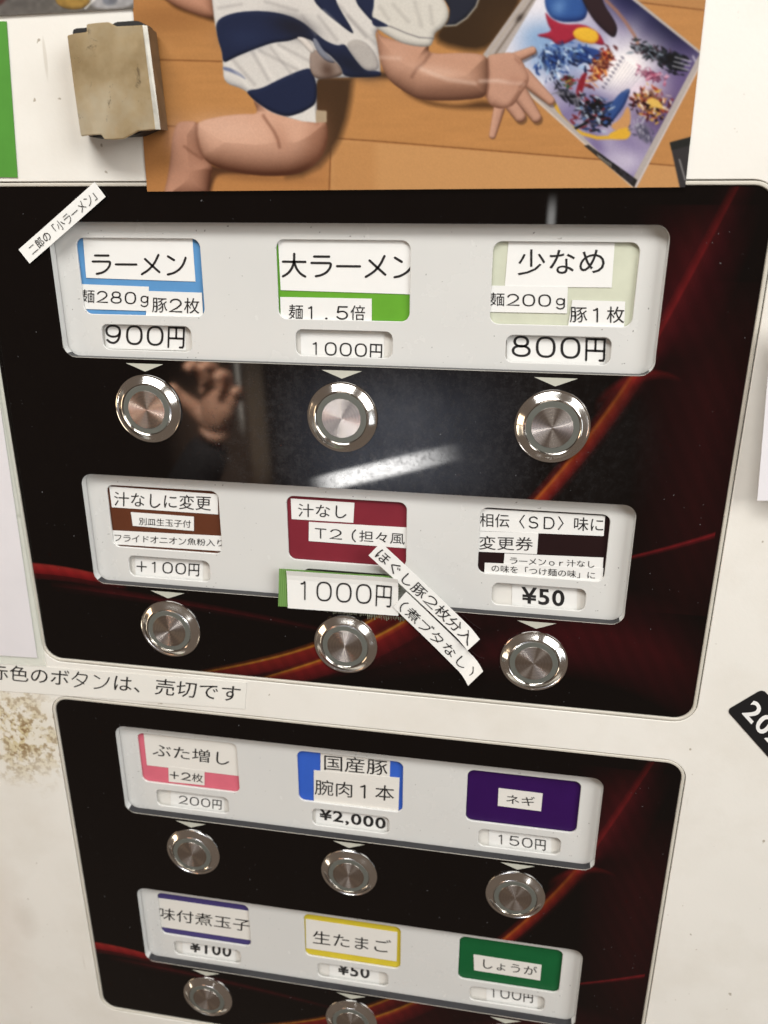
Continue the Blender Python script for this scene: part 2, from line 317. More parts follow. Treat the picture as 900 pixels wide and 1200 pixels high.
def sheet(name, outer, holes, z0, z1, mats, parent=None, bevel=0.0, origin=None, wallmat=None):
    """a flat plate with openings, front at z0, back at z1"""
    cu = bpy.data.curves.new('tmp', 'CURVE'); cu.dimensions = '2D'; cu.fill_mode = 'BOTH'
    for loop in [outer]+holes:
        s = cu.splines.new('POLY'); s.points.add(len(loop)-1); s.use_cyclic_u = True
        for pt, (x, y) in zip(s.points, loop): pt.co = (x, -y, 0, 1)
    cu.extrude = (z1-z0)/2-bevel
    if bevel: cu.bevel_depth = bevel; cu.offset = -bevel; cu.bevel_resolution = 2
    ob = bpy.data.objects.new('tmp', cu); COL.objects.link(ob); dg = bpy.context.evaluated_depsgraph_get(); ev = ob.evaluated_get(dg); me = ev.to_mesh()
    v = [(q.co.x, -q.co.y, (z0+z1)/2 - q.co.z) for q in me.vertices]; f = [list(p.vertices) for p in me.polygons]; ev.to_mesh_clear()
    bpy.data.objects.remove(ob); bpy.data.curves.remove(cu)
    fm = None
    if wallmat:
        va = np.array(v); fm = []
        for q in f:
            pv = va[q]; fm.append(wallmat(pv))
    o = link(name, v, f, mats, parent, origin, fm); bm = bmesh.new(); bm.from_mesh(o.data)
    bmesh.ops.remove_doubles(bm, verts=bm.verts, dist=1e-7); bmesh.ops.recalc_face_normals(bm, faces=bm.faces); bm.to_mesh(o.data); bm.free()
    return o

# ------------------------------------------------------------------ lettering
NOTO = {}
def load_glyphs(chars, bold=()):
    obs = []
    for c in chars:
        f = bpy.data.curves.new('t', 'FONT'); f.body = c; f.resolution_u = 3; f.offset = 0.001
        o = bpy.data.objects.new('t', f); COL.objects.link(o); obs.append((c, o))
    for c in bold:
        f = bpy.data.curves.new('t', 'FONT'); f.body = c; f.resolution_u = 4; f.offset = 0.022; f.space_character = 1.12
        o = bpy.data.objects.new('t', f); COL.objects.link(o); obs.append(('B'+c, o))
    dg = bpy.context.evaluated_depsgraph_get()
    for c, o in obs:
        e = o.evaluated_get(dg); m = e.to_mesh()
        NOTO[c] = ([(q.co.x, q.co.y) for q in m.vertices], [list(p.vertices) for p in m.polygons]); e.to_mesh_clear()
    for c, o in obs:
        d = o.data; bpy.data.objects.remove(o); bpy.data.curves.remove(d)
def ell(cx, cy, rx, ry, a0, a1, n=18): return [(cx+rx*math.cos(math.radians(a0+(a1-a0)*i/n)), cy+ry*math.sin(math.radians(a0+(a1-a0)*i/n))) for i in range(n+1)]
def sup(cx, cy, rx, ry, n=32, p=2.5):
    o = []
    for i in range(n+1):
        t = 2*math.pi*i/n; c, s = math.cos(t), math.sin(t)
        o.append((cx+rx*math.copysign(abs(c)**(2/p), c), cy+ry*math.copysign(abs(s)**(2/p), s)))
    return o
# single-stroke letter shapes of the label printer (em box, y up)
SG = {
 '0': [sup(.5, .38, .30, .40)],
 '1': [[(.32, .66), (.42, .68), (.52, .78), (.52, -.02)]],
 '2': [ell(.5, .53, .28, .25, 165, -25)+[(.55, .22), (.20, 0), (.82, 0)]],
 '5': [[(.76, .78), (.30, .78), (.25, .42)]+ell(.49, .24, .29, .25, 135, -155)],
 '8': [sup(.5, .58, .23, .20, p=2.2), sup(.5, .19, .29, .21, p=2.2)],
 '9': [sup(.48, .53, .28, .25, p=2.2), [(.76, .53), (.75, .30), (.66, .08), (.50, -.02), (.34, .02), (.24, .12)]],
 '円': [[(.12, -.10), (.12, .78), (.88, .78), (.88, -.02), (.84, -.10), (.70, -.10)], [(.12, .30), (.88, .30)], [(.5, .78), (.5, .30)]],
 'ー': [[(.06, .36), (.94, .36)]],
 'ラ': [[(.22, .74), (.80, .74)], [(.12, .48), (.88, .48), (.86, .30), (.72, .10), (.50, -.02), (.30, -.06)]],
 'メ': [[(.80, .78), (.66, .44), (.42, .14), (.12, -.06)], [(.24, .60), (.50, .36), (.86, .04)]],
 'ン': [[(.14, .72), (.40, .56)], [(.88, .66), (.80, .38), (.62, .14), (.38, -.01), (.16, -.06)]],
 '大': [[(.06, .52), (.94, .52)], [(.5, .84), (.5, .52), (.42, .26), (.26, .04), (.06, -.08)], [(.5, .52), (.58, .26), (.74, .04), (.94, -.08)]],
 '小': [[(.5, .82), (.5, .0), (.44, -.06), (.34, -.06)], [(.26, .56), (.20, .36), (.08, .18)], [(.74, .56), (.82, .36), (.94, .18)]],
 '＋': [[(.12, .36), (.88, .36)], [(.5, .74), (.5, -.02)]],
 'Ｔ': [[(.14, .76), (.86, .76)], [(.5, .76), (.5, -.04)]],
 'Ｄ': [[(.18, -.02), (.18, .76), (.46, .76)]+ell(.48, .37, .34, .39, 80, -80)+[(.46, -.02), (.18, -.02)]],
 'ｇ': [sup(.48, .32, .24, .22, p=2.2), [(.74, .52), (.74, .0)]+ell(.48, .0, .26, .2, 0, -150, 10)],
 'ｏ': [sup(.5, .24, .26, .26, p=2.2)],
 'ｒ': [[(.32, .5), (.32, -.02)], [(.32, .3), (.44, .46), (.66, .5)]],
 '．': [[(.46, .0), (.50, .0)]],
 'し': [[(.30, .80), (.28, .20), (.34, .02), (.50, -.06), (.70, .0), (.88, .18)]],
 '（': [[(.80, .88), (.62, .62), (.58, .36), (.62, .10), (.80, -.14)]],
 '）': [[(.20, .88), (.38, .62), (.42, .36), (.38, .10), (.20, -.14)]],
 '二': [[(.18, .66), (.82, .66)], [(.06, .02), (.94, .02)]],
 'ニ': [[(.18, .64), (.82, .64)], [(.06, .06), (.94, .06)]],
 'フ': [[(.12, .72), (.88, .72), (.84, .46), (.66, .18), (.28, -.06)]],
 'ブ': [[(.08, .66), (.78, .66), (.74, .42), (.58, .16), (.24, -.06)], [(.80, .84), (.86, .74)], [(.92, .88), (.98, .78)]],
 'タ': [[(.38, .84), (.28, .60), (.08, .38)], [(.34, .70), (.86, .70), (.76, .36), (.54, .10), (.22, -.08)], [(.32, .40), (.68, .16)]],
 'イ': [[(.82, .82), (.54, .52), (.08, .28)], [(.56, .54), (.56, -.08)]],
 'オ': [[(.08, .60), (.92, .60)], [(.62, .84), (.62, .0), (.58, -.06), (.46, -.06)], [(.60, .58), (.40, .28), (.10, .06)]],
 'Ｓ': [ell(.5, .56, .26, .20, 25, 270, 14)+ell(.5, .18, .29, .20, 90, -155, 16)],
}
def ribbon(pts, w, smooth=True):
    p = [np.array(q, float) for q in pts]
    n = len(p); V = []; F = []
    def nrm(a): 
        l = np.hypot(*a); return a/l if l > 1e-9 else np.array([1., 0.])
    closed = np.hypot(*(p[0]-p[-1])) < 1e-6
    for i in range(n):
        a = p[i]-p[i-1] if i > 0 else (p[-1]-p[-2] if closed else p[1]-p[0]); b = p[i+1]-p[i] if i < n-1 else (p[1]-p[0] if closed else p[-1]-p[-2])
        a, b = nrm(a), nrm(b); t = nrm(a+b); nn = np.array([-t[1], t[0]]); k = 1/max(0.55, float(np.dot(nn, [-a[1], a[0]])))
        V += [tuple(p[i]+nn*w*k), tuple(p[i]-nn*w*k)]
    for i in range(n-1): F.append([2*i, 2*i+1, 2*i+3, 2*i+2])
    if not closed:
        for e, q in ((0, nrm(p[0]-p[1])), (n-1, nrm(p[-1]-p[-2]))):
            base = len(V); th = math.atan2(q[1], q[0])
            for k in range(7):
                a = th-math.pi/2+math.pi*k/6; V.append((p[e][0]+w*math.cos(a), p[e][1]+w*math.sin(a)))
            F.append(list(range(base, base+7)))
    return V, F
def smoothline(p):
    if len(p) < 4 or len(p) > 9: return p
    # keep square corners, round the soft ones
    q = [np.array(a, float) for a in p]; out = [tuple(q[0])]
    for i in range(1, len(q)-1):
        a, b, c = q[i-1], q[i], q[i+1]
        l = min(np.hypot(*(b-a)), np.hypot(*(c-b)))*0.42; s = b-(b-a)/np.hypot(*(b-a))*l; e = b+(c-b)/np.hypot(*(c-b))*l
        if l < 0.05: out += [tuple(b)]
        else:
            for t in (0, .25, .5, .75, 1): out.append(tuple((1-t)**2*s+2*t*(1-t)*b+t*t*e))
    out.append(tuple(q[-1])); return out
CORNER = set('円5Ｄ')
def compose(s, weight=0.047, bold=False):
    V, F = [], []
    if bold:
        v, f = NOTO['B'+s]; return list(v), [list(x) for x in f]
    for i, c in enumerate(s):
        if c in ' 　': continue
        if c in SG or (c in '０１２５８９' and chr(ord(c)-0xFEE0) in SG):
            key = c if c in SG else chr(ord(c)-0xFEE0)
            for st in SG[key]:
                v, f = ribbon(st if key in CORNER else smoothline(st), weight*(1.4 if c == '．' else 1)); b = len(V)
                kx = 1.16 if key in '012589' and key != '1' else 0.94; V += [((x-0.5)*kx+0.5+i, y*0.95) for x, y in v]; F += [[q+b for q in k] for k in f]
        else:
            v, f = NOTO[c]; b = len(V); V += [(x+i, y-0.0) for x, y in v]; F += [[q+b for q in k] for k in f]
    return V, F
def lettering(s, A, B, C, z, weight=0.047, bold=False, full=None):
    """ink of s fitted so that its box has corner A bottom left, B bottom right, C top left (pixels of the photo)"""
    V, F = compose(s, weight, bold); v = np.array(V); lo, hi = v.min(0), v.max(0)
    if s[0] in 'しン１' and not bold: lo[0] = 0.12
    n = (v-lo)/(hi-lo); a, b, c = (np.array(P(*q, z)) for q in (A, B, C))
    xy = a+n[:, :1]*(b-a)+n[:, 1:]*(c-a); return xy, F

def paper(name, quad, z, texts, parent=None, mat='paper', th=0.0009, disp=None, nx=10, ny=3, ink='ink', depth_px=None, label=None):
    """a thin cut label: quad TL TR BR BL in photo pixels; printed text belongs to the same mesh"""
    zz = z if depth_px is None else depth_px
    q = [np.array(P(*p, zz)) for p in quad]; flat = disp is None; raw = disp or (lambda s, t: 0.0)
    def disp(s, t):
        if flat: return 0.0
        i = min(int(s*nx), nx-1); j = min(int(t*ny), ny-1); a = s*nx-i; b = t*ny-j
        return ((raw(i/nx, j/ny)*(1-a)+raw((i+1)/nx, j/ny)*a)*(1-b)+(raw(i/nx, (j+1)/ny)*(1-a)+raw((i+1)/nx, (j+1)/ny)*a)*b)
    V, F, M_ = [], [], []
    jit = random.Random(sum(ord(c) for c in (texts[0][0] if texts else name)))
    for j in range(ny+1):
        for i in range(nx+1):
            s, t = i/nx, j/ny; p = (1-t)*((1-s)*q[0]+s*q[1])+t*((1-s)*q[3]+s*q[2]); V.append((p[0], p[1], z+disp(s, t)))
    for j in range(ny):
        for i in range(nx): a = j*(nx+1)+i; F.append([a, a+nx+1, a+nx+2, a+1]); M_.append(0)
    rim = [i for i in range(nx+1)]+[j*(nx+1)+nx for j in range(1, ny+1)]+[ny*(nx+1)+i for i in range(nx-1, -1, -1)]+[j*(nx+1) for j in range(ny-1, 0, -1)]
    b = len(V); V += [(V[k][0], V[k][1], V[k][2]+th) for k in rim]
    for k in range(len(rim)): k2 = (k+1) % len(rim); F.append([rim[k], rim[k2], b+k2, b+k]); M_.append(0)
    # inverse bilinear (affine is close enough) for the ink's displacement
    ex, ey = q[1]-q[0], q[3]-q[0]; Mi = np.linalg.inv(np.stack([ex, ey], 1))
    for k, t in enumerate(texts):
        s, A, B, C = t[:4]; kw = t[4] if len(t) > 4 else {}
        if not isinstance(C, tuple): C = (A[0]+(B[1]-A[1])/(B[0]-A[0])*C*0.0 + kw.get('lean', 0), A[1]-C)
        kw = {a: c for a, c in kw.items() if a != 'lean'}
        xy, f = lettering(s, A, B, C, zz, **kw); st = (xy-q[0])@Mi.T; b = len(V)
        V += [(x, y, z-(0.0005 if flat else 0.0009)+disp(min(max(u, 0), 1), min(max(w, 0), 1))) for (x, y), (u, w) in zip(xy, st)]
        F += [[i+b for i in g] for g in f]; M_ += [1]*len(f)
    o = link(name, V, F, [MAT[mat], MAT[ink]], parent, None, M_)
    if label: o['label'] = label
    return o

chars = ''.join(['麺豚枚倍少なめ汁なに変更別皿生玉子付ド魚粉入り担々風ほぐ分煮相伝味〈〉券の味を「つけ」ぶた増国産腕肉本ネギ生たまごしょうが郎赤色ボ切売ではす、']) 
load_glyphs(sorted(set(chars)), ['¥50', '¥2,000', '¥100', '202'])

# ------------------------------------------------------------------ the machine
XL, XR, YT, YB = -0.1295, 1.1373, -0.054, 0.8422
Q = 0.9938; PR = 0.4394; HP = 0.2233; ZC = 0.0164
X0, SX, BY = 0.1492, 0.3507, 0.3108
CW, CY0, CY1, PW, PY0, PY1 = 0.1103, 0.0257, 0.1509, 0.0826, 0.1681, 0.2114
def rowy(k): return (k//2)*Q + (k % 2)*PR
mach = empty('ticket_machine', (0.5, 2.6, 0.3), 'cream painted meal ticket vending machine with two glossy black button panels', 'ticket machine')
G_ = 0.0076
holes = [rrect(XL-G_, YT-G_+m*Q, XR+G_, YB+G_+m*Q, 0.042) for m in (0, 1)]
body = sheet('front_panel', rrect(-0.75, -0.95, 1.75, 2.6, 0.02), holes, -0.003, 0.006, MAT['body'], mach, 0.0012, origin=(0, 0, 0))
# the casing behind the front
V = []; x0, x1, y0, y1, z0, z1 = -0.745, 1.745, -0.945, 2.595, 0.0065, 1.6
for z in (z0, z1):
    V += [(x0, y0, z), (x1, y0, z), (x1, y1, z), (x0, y1, z)]
fix(link('casing', V, [[0, 1, 5, 4], [1, 2, 6, 5], [2, 3, 7, 6], [3, 0, 4, 7], [4, 5, 6, 7]], MAT['body'], mach))
for m in (0, 1):
    oy = m*Q
    sheet('bezel', rrect(XL-0.0058, YT-0.0058+oy, XR+0.0058, YB+0.0058+oy, 0.037), [rrect(XL, YT+oy, XR, YB+oy, 0.032)], -0.0032, 0.006, MAT['bezel'], mach, 0.0018)
    sheet('joint_seal', rrect(XL-0.02, YT-0.02+oy, XR+0.02, YB+0.02+oy, 0.04), [rrect(XL-0.004, YT-0.004+oy, XR+0.004, YB+0.004+oy, 0.03)], 0.0062, 0.0100, MAT['joint'], mach)
    ops = [rrect(0, oy+k*PR, 1.0, oy+k*PR+HP, 0.022) for k in (0, 1)]
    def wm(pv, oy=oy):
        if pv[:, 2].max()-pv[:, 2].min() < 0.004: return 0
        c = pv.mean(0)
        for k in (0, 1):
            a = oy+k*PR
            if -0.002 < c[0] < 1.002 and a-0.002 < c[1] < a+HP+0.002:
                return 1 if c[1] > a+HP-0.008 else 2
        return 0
    sheet('button_panel', rrect(XL+0.0006, YT+0.0006+oy, XR-0.0006, YB-0.0006+oy, 0.032), ops, 0.0, 0.0150, [MAT['glass'], MAT['wall_shade'], MAT['wall_pale']], mach, 0.0, origin=(0, oy, 0), wallmat=wm)
    for k in (0, 1):
        a = oy+k*PR; r = 2*m+k
        wins = []
        for c in range(3):
            cx = X0+SX*c
            wins.append(rrect(cx-CW, a+CY0, cx+CW, a+CY1, 0.014)); wins.append(rrect(cx-PW, a+PY0, cx+PW, a+PY1, 0.012))
        pl = sheet('label_plate', rrect(-0.012, a-0.012, 1.012, a+HP+0.012, 0.03), wins, ZC, ZC+0.0048, MAT['plate'], mach, 0.0013)
        link('backing', [(-0.01, a-0.01, 0.045), (1.01, a-0.01, 0.045), (1.01, a+HP+0.01, 0.045), (-0.01, a+HP+0.01, 0.045)], [[0, 3, 2, 1]], MAT['backing'], mach)
        # pale strip painting the highlight on the opening's polished lower edge
        v = []; n = 24; F = []
        pts = [(0.0, a+HP-0.03)]+[(0.022-0.022*math.cos(t), a+HP-0.022+0.022*math.sin(t)) for t in np.linspace(0, math.pi/2, 6)]
        pts += [(1-x, y) for x, y in reversed(pts)]
        for i, (x, y) in enumerate(pts):
            w = (0.0007, 0.0009, 0.0015, 0.0016)[r] if 1 < i < len(pts)-2 else 0.0003
            nx = -1 if x < 0.01 else (1 if x > 0.99 else 0); v += [(x, y, -0.0006), (x+nx*w*0.6, y+w*(0 if nx else 1), -0.0006)]
        F = [[2*i, 2*i+1, 2*i+3, 2*i+2] for i in range(len(pts)-1)]
        link('edge_highlight', v, F, MAT['edge_glint'], mach)

# buttons: rim > lamp_ring, button_face
def lathe(name, prof, cx, cy, mat, parent, seg=72, smooth=True):
    V, F = [], []
    for r, z in prof:
        for i in range(seg): t = 2*math.pi*i/seg; V.append((cx+r*math.cos(t), cy+r*math.sin(t), z))
    for j in range(len(prof)-1):
        for i in range(seg): i2 = (i+1) % seg; F.append([j*seg+i, j*seg+i2, (j+1)*seg+i2, (j+1)*seg+i])
    if prof[-1][0] < 0.02: pass
    F.append([(len(prof)-1)*seg+i for i in range(seg)])
    o = link(name, V, F, mat, parent, (cx, cy, 0), None, smooth); fix(o); o.data.polygons[-1].use_smooth = False
    # keep crisp changes of slope
    o.data.set_sharp_from_angle(angle=math.radians(32)); return o
RB = 0.0612
rimprof = [(RB, 0.0), (RB, -0.0022), (RB*0.992, -0.0034), (RB*0.972, -0.0038), (RB*0.95, -0.0032), (RB*0.935, -0.0030), (RB*0.85, -0.0066), (RB*0.785, -0.0098), (RB*0.765, -0.0106), (RB*0.745, -0.0108), (RB*0.733, -0.0102), (RB*0.73, 0.002)]
ringprof = [(RB*0.724, 0.002), (RB*0.724, -0.0084), (RB*0.718, -0.0092), (RB*0.708, -0.0094)]
ringprof2 = [(RB*0.707, 0.002), (RB*0.707, -0.0094), (RB*0.698, -0.0100), (RB*0.555, -0.0100)]
discprof = [(RB*0.553, 0.0), (RB*0.553, -0.0100), (RB*0.546, -0.0108), (RB*0.3, -0.0108), (RB*0.02, -0.0108)]
src = None
for r in range(4):
    for c in range(3):
        cx, cy = X0+SX*c, rowy(r)+BY
        if src is None:
            b = lathe('button', rimprof, cx, cy, MAT['rim'], mach)
            s = [lathe('collar', ringprof, cx, cy, MAT['rim'], b), lathe('lamp_ring', ringprof2, cx, cy, MAT['ring'], b), lathe('button_face', discprof, cx, cy, MAT['disc'], b)]
            src = (b, s)
        else:
            b = src[0].copy(); COL.objects.link(b); place(b, W(cx, cy, 0), mach)
            b.rotation_euler = (0, random.uniform(-0.6, 0.6), 0)
            for q in src[1]:
                d = q.copy(); COL.objects.link(d); d.parent = b; d.location = (0, 0, 0)
        a = rowy(r)
        link('arrow_mark', [(cx-0.0345, a+0.2312, -0.0004), (cx+0.0345, a+0.2312, -0.0004), (cx, a+0.2450, -0.0004)], [[0, 2, 1]], MAT['arrow'], mach)
# lock cap low on the left
lx, ly = P(62, 1222); lathe('lock_cap', [(0.05, 0.002), (0.05, -0.010), (0.044, -0.016), (0.030, -0.018), (0.028, -0.012), (0.002, -0.012)], lx, ly, MAT['lockcap'], mach)

# ------------------------------------------------------------------ menu cards and price tags in their windows
ZK = 0.0222; ZL = 0.0212           # card face, stuck label face
def card(i, colour, label, labels):
    r, c = divmod(i, 3); cx, a = X0+SX*c, rowy(r); z = ZK; w = CW+0.006
    V = [(cx-w, a+CY0-0.006, z), (cx+w, a+CY0-0.006, z), (cx+w, a+CY1+0.006, z), (cx-w, a+CY1+0.006, z)]; V += [(x, y, zz+0.003) for x, y, zz in V]
    o = link('menu_card', V, [[0, 3, 2, 1], [4, 5, 6, 7], [0, 1, 5, 4], [1, 2, 6, 5], [2, 3, 7, 6], [3, 0, 4, 7]], MAT['card_'+colour], None); fix(o)
    tag(o, label, 'menu card', 'menu cards in the windows above the buttons')
    for k, (quad, texts) in enumerate(labels): paper('paper_label', quad, ZL-0.0004*k, texts, o, mat='paper' if r < 2 else 'paper_cream', th=0.0008, nx=2, ny=1)
ZP, ZPL = 0.0262, 0.0252
def price(i, label, texts, quad=None):
    r, c = divmod(i, 3); cx, a = X0+SX*c, rowy(r); z = ZP; w = PW+0.004
    V = [(cx-w, a+PY0-0.006, z), (cx+w, a+PY0-0.006, z), (cx+w, a+PY1+0.006, z), (cx-w, a+PY1+0.006, z)]; V += [(x, y, zz+0.003) for x, y, zz in V]
    o = link('price_tag', V, [[0, 3, 2, 1], [4, 5, 6, 7], [0, 1, 5, 4], [1, 2, 6, 5], [2, 3, 7, 6], [3, 0, 4, 7]], MAT['paper_cream'], None); fix(o)
    tag(o, label, 'price tag', 'price tags under the menu cards')
    if quad: paper('paper_label', quad, ZPL, texts, o, th=0.0008, nx=2, ny=1)
    return o
card(0, 'blue', 'blue menu card reading ラーメン, top left window', [
    ([(97, 276), (225, 276), (229, 330), (101, 325.6)], [('ラーメン', (107.5, 322), (218, 323), 25)]),
    ([(95, 333), (174.4, 336), (173.6, 364.4), (97.6, 362)], [('麺２８０ｇ', (95.6, 357), (174, 360), 18)]),
    ([(174, 341), (236.5, 343), (238, 372), (171, 369.6)], [('豚２枚', (178.4, 366), (233.6, 367.6), 18)])])
card(1, 'lime', 'lime green menu card reading 大ラーメン, top middle window', [
    ([(325.6, 276), (484, 279), (484, 345), (329, 340)], [('大ラーメン', (330.4, 325), (486, 327), 29)]),
    ([(328.4, 348), (435.6, 350), (435.6, 379), (329, 375)], [('麺１．５倍', (338.4, 374), (427.6, 375.6), 17.5)])])
card(2, 'cream', 'pale cream menu card reading 少なめ, top right window', [
    ([(596, 282.6), (720.5, 284.5), (716.8, 337), (591.5, 335.8)], [('少なめ', (606.7, 322.5), (708.2, 321), 30)]),
    ([(575, 334.7), (665.5, 335.8), (664.5, 367.3), (572, 365.5)], [('麺２００ｇ', (574, 360.8), (662, 362.7), 18)]),
    ([(670.8, 351.5), (732.7, 353.3), (731.5, 383.7), (665.5, 382.5)], [('豚１枚', (667.8, 377.8), (731.5, 378.5), 19)])])
card(3, 'brown', 'brown menu card reading 汁なしに変更 with two smaller lines', [
    ([(127.8, 570), (255.1, 579.3), (255.6, 602.9), (131.1, 594.4)], [('汁なしに変更', (133.8, 592.7), (247.1, 598.5), 17)]),
    ([(153.3, 600.2), (227.1, 605.6), (227.1, 622.2), (155.6, 616.2)], [('別皿生玉子付', (162.9, 614.9), (223.6, 618.4), 8.6)]),
    ([(132, 621.6), (261, 628.2), (262, 646), (134, 637.8)], [('フライドオニオン魚粉入り', (133.8, 634), (261, 641), 8.5)])])
card(4, 'crimson', 'dark red menu card reading 汁なし and T2(担々風, middle window', [
    ([(340.7, 584.3), (415.3, 589.3), (414, 612.7), (341.7, 608.3)], [('汁なし', (349.3, 605.5), (406, 607.5), 15.5)]),
    ([(362, 611.7), (478, 618.3), (478, 642.7), (361.7, 634)], [('Ｔ２（担々風', (369, 632), (474, 639.5), 15)])])
card(5, 'darkbrown', 'dark brown menu card reading 相伝〈SD〉味に変更券, four lines', [
    ([(561.5, 596), (709.2, 604.5), (707.5, 628.2), (560.5, 622)], [('相伝〈ＳＤ〉味に', (562, 617), (706.7, 623.2), 16)]),
    ([(560.8, 622.6), (631, 625), (629.2, 649.5), (557.6, 646.3)], [('変更券', (561.5, 643.8), (624.4, 645.5), 16)]),
    ([(591.3, 648.7), (707.2, 653.6), (706.3, 668), (590, 663)], [('ラーメンｏｒ汁なし', (597.5, 660.5), (696.5, 665.4), 8)]),
    ([(568.1, 659.5), (707.2, 665.8), (705.8, 684), (567.4, 673)], [('の味を「つけ麺の味」に', (576, 669.8), (697.2, 678.6), 8.5)])])
card(6, 'pink', 'pink menu card reading ぶた増し +2枚, lower panel', [
    ([(167.8, 856), (279, 869), (279.5, 909.3), (172.2, 896.7)], [('ぶた増し', (178.9, 885.6), (268.4, 897), 15)]),
    ([(197.3, 898.2), (239.6, 903.3), (239.6, 920.4), (197.8, 916)], [('＋２枚', (198.8, 912.2), (237.8, 917.3), 10, {'weight': 0.06})])])
card(7, 'royal', 'royal blue menu card reading 国産豚 腕肉1本', [
    ([(375.6, 878), (457.3, 887), (456.7, 912), (375.6, 905)], [('国産豚', (380, 902.2), (454, 909), 18)]),
    ([(367.8, 902.7), (468.2, 911.6), (466.7, 953), (367.8, 942)], [('腕肉１本', (368.9, 931), (461.6, 939), 18)])])
card(8, 'purple', 'deep purple menu card with small label reading ネギ', [
    ([(584.3, 923.7), (636, 930), (634, 950.7), (583.3, 944.3)], [('ネギ', (593.3, 941.3), (626.7, 945), 11)])])
card(9, 'violet', 'white label reading 味付煮玉子 on violet striped menu card', [
    ([(182, 1052), (293, 1068), (294.5, 1101.9), (184, 1085.4)], [('味付煮玉子', (186, 1076.7), (293, 1092), 14)])])
card(10, 'yellow', 'yellow bordered menu card reading 生たまご', [
    ([(358.2, 1077), (465.6, 1092.7), (464.7, 1126.7), (358.9, 1111)], [('生たまご', (366.7, 1105), (457.8, 1117), 15)])])
card(11, 'green', 'dark green menu card with small label reading しょうが', [
    ([(555, 1118.7), (634.7, 1131), (632.9, 1149), (555.6, 1137)], [('しょうが', (564, 1134), (629.3, 1144), 11)])])
price(0, 'price tag with large figures 900円, under the blue card', [('９００円', (123.6, 405), (216, 408.5), 25)], [(122, 379), (217, 381), (218, 411), (124, 408.5)])
price(1, 'price tag reading 1000円 under the lime green card', [('１０００円', (363.6, 417), (447.6, 420.5), 17)], [(352, 390), (450, 392), (450, 424), (353, 420)])
price(2, 'price tag with large figures 800円, under the pale cream card', [('８００円', (599.7, 420), (708.9, 424), 27)], [(594, 390), (711, 393), (709.3, 429), (594, 427)])
price(3, 'price tag reading +100円 under the brown card', [('＋１００円', (160, 671), (233.3, 675.5), 14.5)], [(158.2, 652.2), (237.8, 657.1), (237.8, 682), (158.9, 676.5)])
price(5, 'price tag in bold figures reading ¥50 under the dark brown card', [('¥50', (610.9, 706.9), (661.3, 710.8), 19.5, {'bold': True})], [(600, 684), (676, 690), (676, 719), (600, 713)])
price(6, 'price tag reading 200円 under the pink card', [('２００円', (208.9, 942.5), (259.6, 949), 11)], [(200, 925), (263, 934), (263, 955), (200, 946)])
price(7, 'price tag with bold ¥2,000, under the royal blue card', [('¥2,000', (373.8, 962), (451.8, 974), 15.5, {'bold': True})], [(370, 944), (454, 956), (454, 980), (370, 968)])
price(8, 'price tag reading 150円 under the purple card', [('１５０円', (581.7, 989.5), (639.3, 997), 12.5)], [(573, 972), (646, 982), (646, 1001), (573, 992)])
price(9, 'price tag with bold ¥100, under the violet striped card', [('¥100', (222.2, 1115), (271, 1121.8), 13.5, {'bold': True})], [(214, 1098), (276, 1107), (276, 1130), (214, 1121)])
price(10, 'price tag in bold figures reading ¥50 under the yellow card', [('¥50', (395.6, 1141.5), (433, 1147), 13.5, {'bold': True})], [(386, 1126), (444, 1134), (444, 1158), (386, 1150)])
price(11, 'price tag reading 100円 under the green card', [('１００円', (573.2, 1169), (624.4, 1175.5), 13)], [(570, 1154), (630, 1163), (630, 1184), (570, 1174)])

# ------------------------------------------------------------------ labels stuck on the outside
ZF = -0.0012
o = paper('sticker_label', [(21.7, 292.4), (110.6, 213.3), (123.6, 230.6), (34.7, 308.8)], -0.0052, [('二郎の「小ラーメン」', (39, 299), (114.8, 232.8), (31.2, 289.4), {'weight': 0.035})], None, 'paper_bright', disp=lambda s, t: 0.0008*math.sin(3*s))
tag(o, 'small slanting white sticker reading 二郎の「小ラーメン」 near top left', 'sticker')
# the 1000 yen label on green cloth tape
t = empty('price_sticker', (*P(400, 700), 0), 'white 1000円 price label stuck on green cloth tape', 'sticker')
tp = paper('cloth_tape', [(327, 666.5), (464, 676), (467, 719), (326, 710.5)], -0.0022, [], t, 'cloth_tape', disp=lambda s, tt: 0.0006*math.sin(9*s), nx=14)
rn = random.Random(3); V, F = [], []
def thread(u, v, l, w):
    a, b, c, d = P(u, v), P(u+w, v), P(u+w*0.8+rn.uniform(-.4, .4), v+l), P(u, v+l); n = len(V)
    z = -0.0016; V.extend([(*a, z), (*b, z), (*c, z-0.0006), (*d, z-0.0006)]); F.append([n, n+1, n+2, n+3])
for u in np.arange(380, 440, 2.1): thread(u, 713.5+(u-380)*0.09, rn.uniform(1.5, 4.5), 0.7)
for u in np.arange(431, 475, 2.0): thread(u, 719.5+(u-431)*0.08, rn.uniform(2, 6), 0.7)
for v in np.arange(680, 722, 3): 
    n = len(V); a = P(465, v); b = P(469+rn.uniform(0, 3), v+0.4); c = P(465, v+1.4); V.extend([(*a, -0.0018), (*b, -0.0022), (*c, -0.0018)]); F.append([n, n+1, n+2])
link('frayed_threads', V, F, MAT['threads'], t)
paper('printed_label', [(336, 668), (467, 676.5), (466.7, 721.7), (337.3, 712.7)], -0.0042, [('１０００円', (348.3, 704.5), (458.5, 711.5), 25, {'weight': 0.036})], t, 'paper_bright',
      disp=lambda s, tt: -0.010*max(0, 0.22-tt)**1.5*4 - 0.004*max(0, s-0.85)/0.15*(1-tt), nx=14, ny=8)
def curl_end(k, a): return lambda s, tt: -k*max(0, (s-a)/(1-a))**2 - 0.0012*math.sin(2.2+5*s)
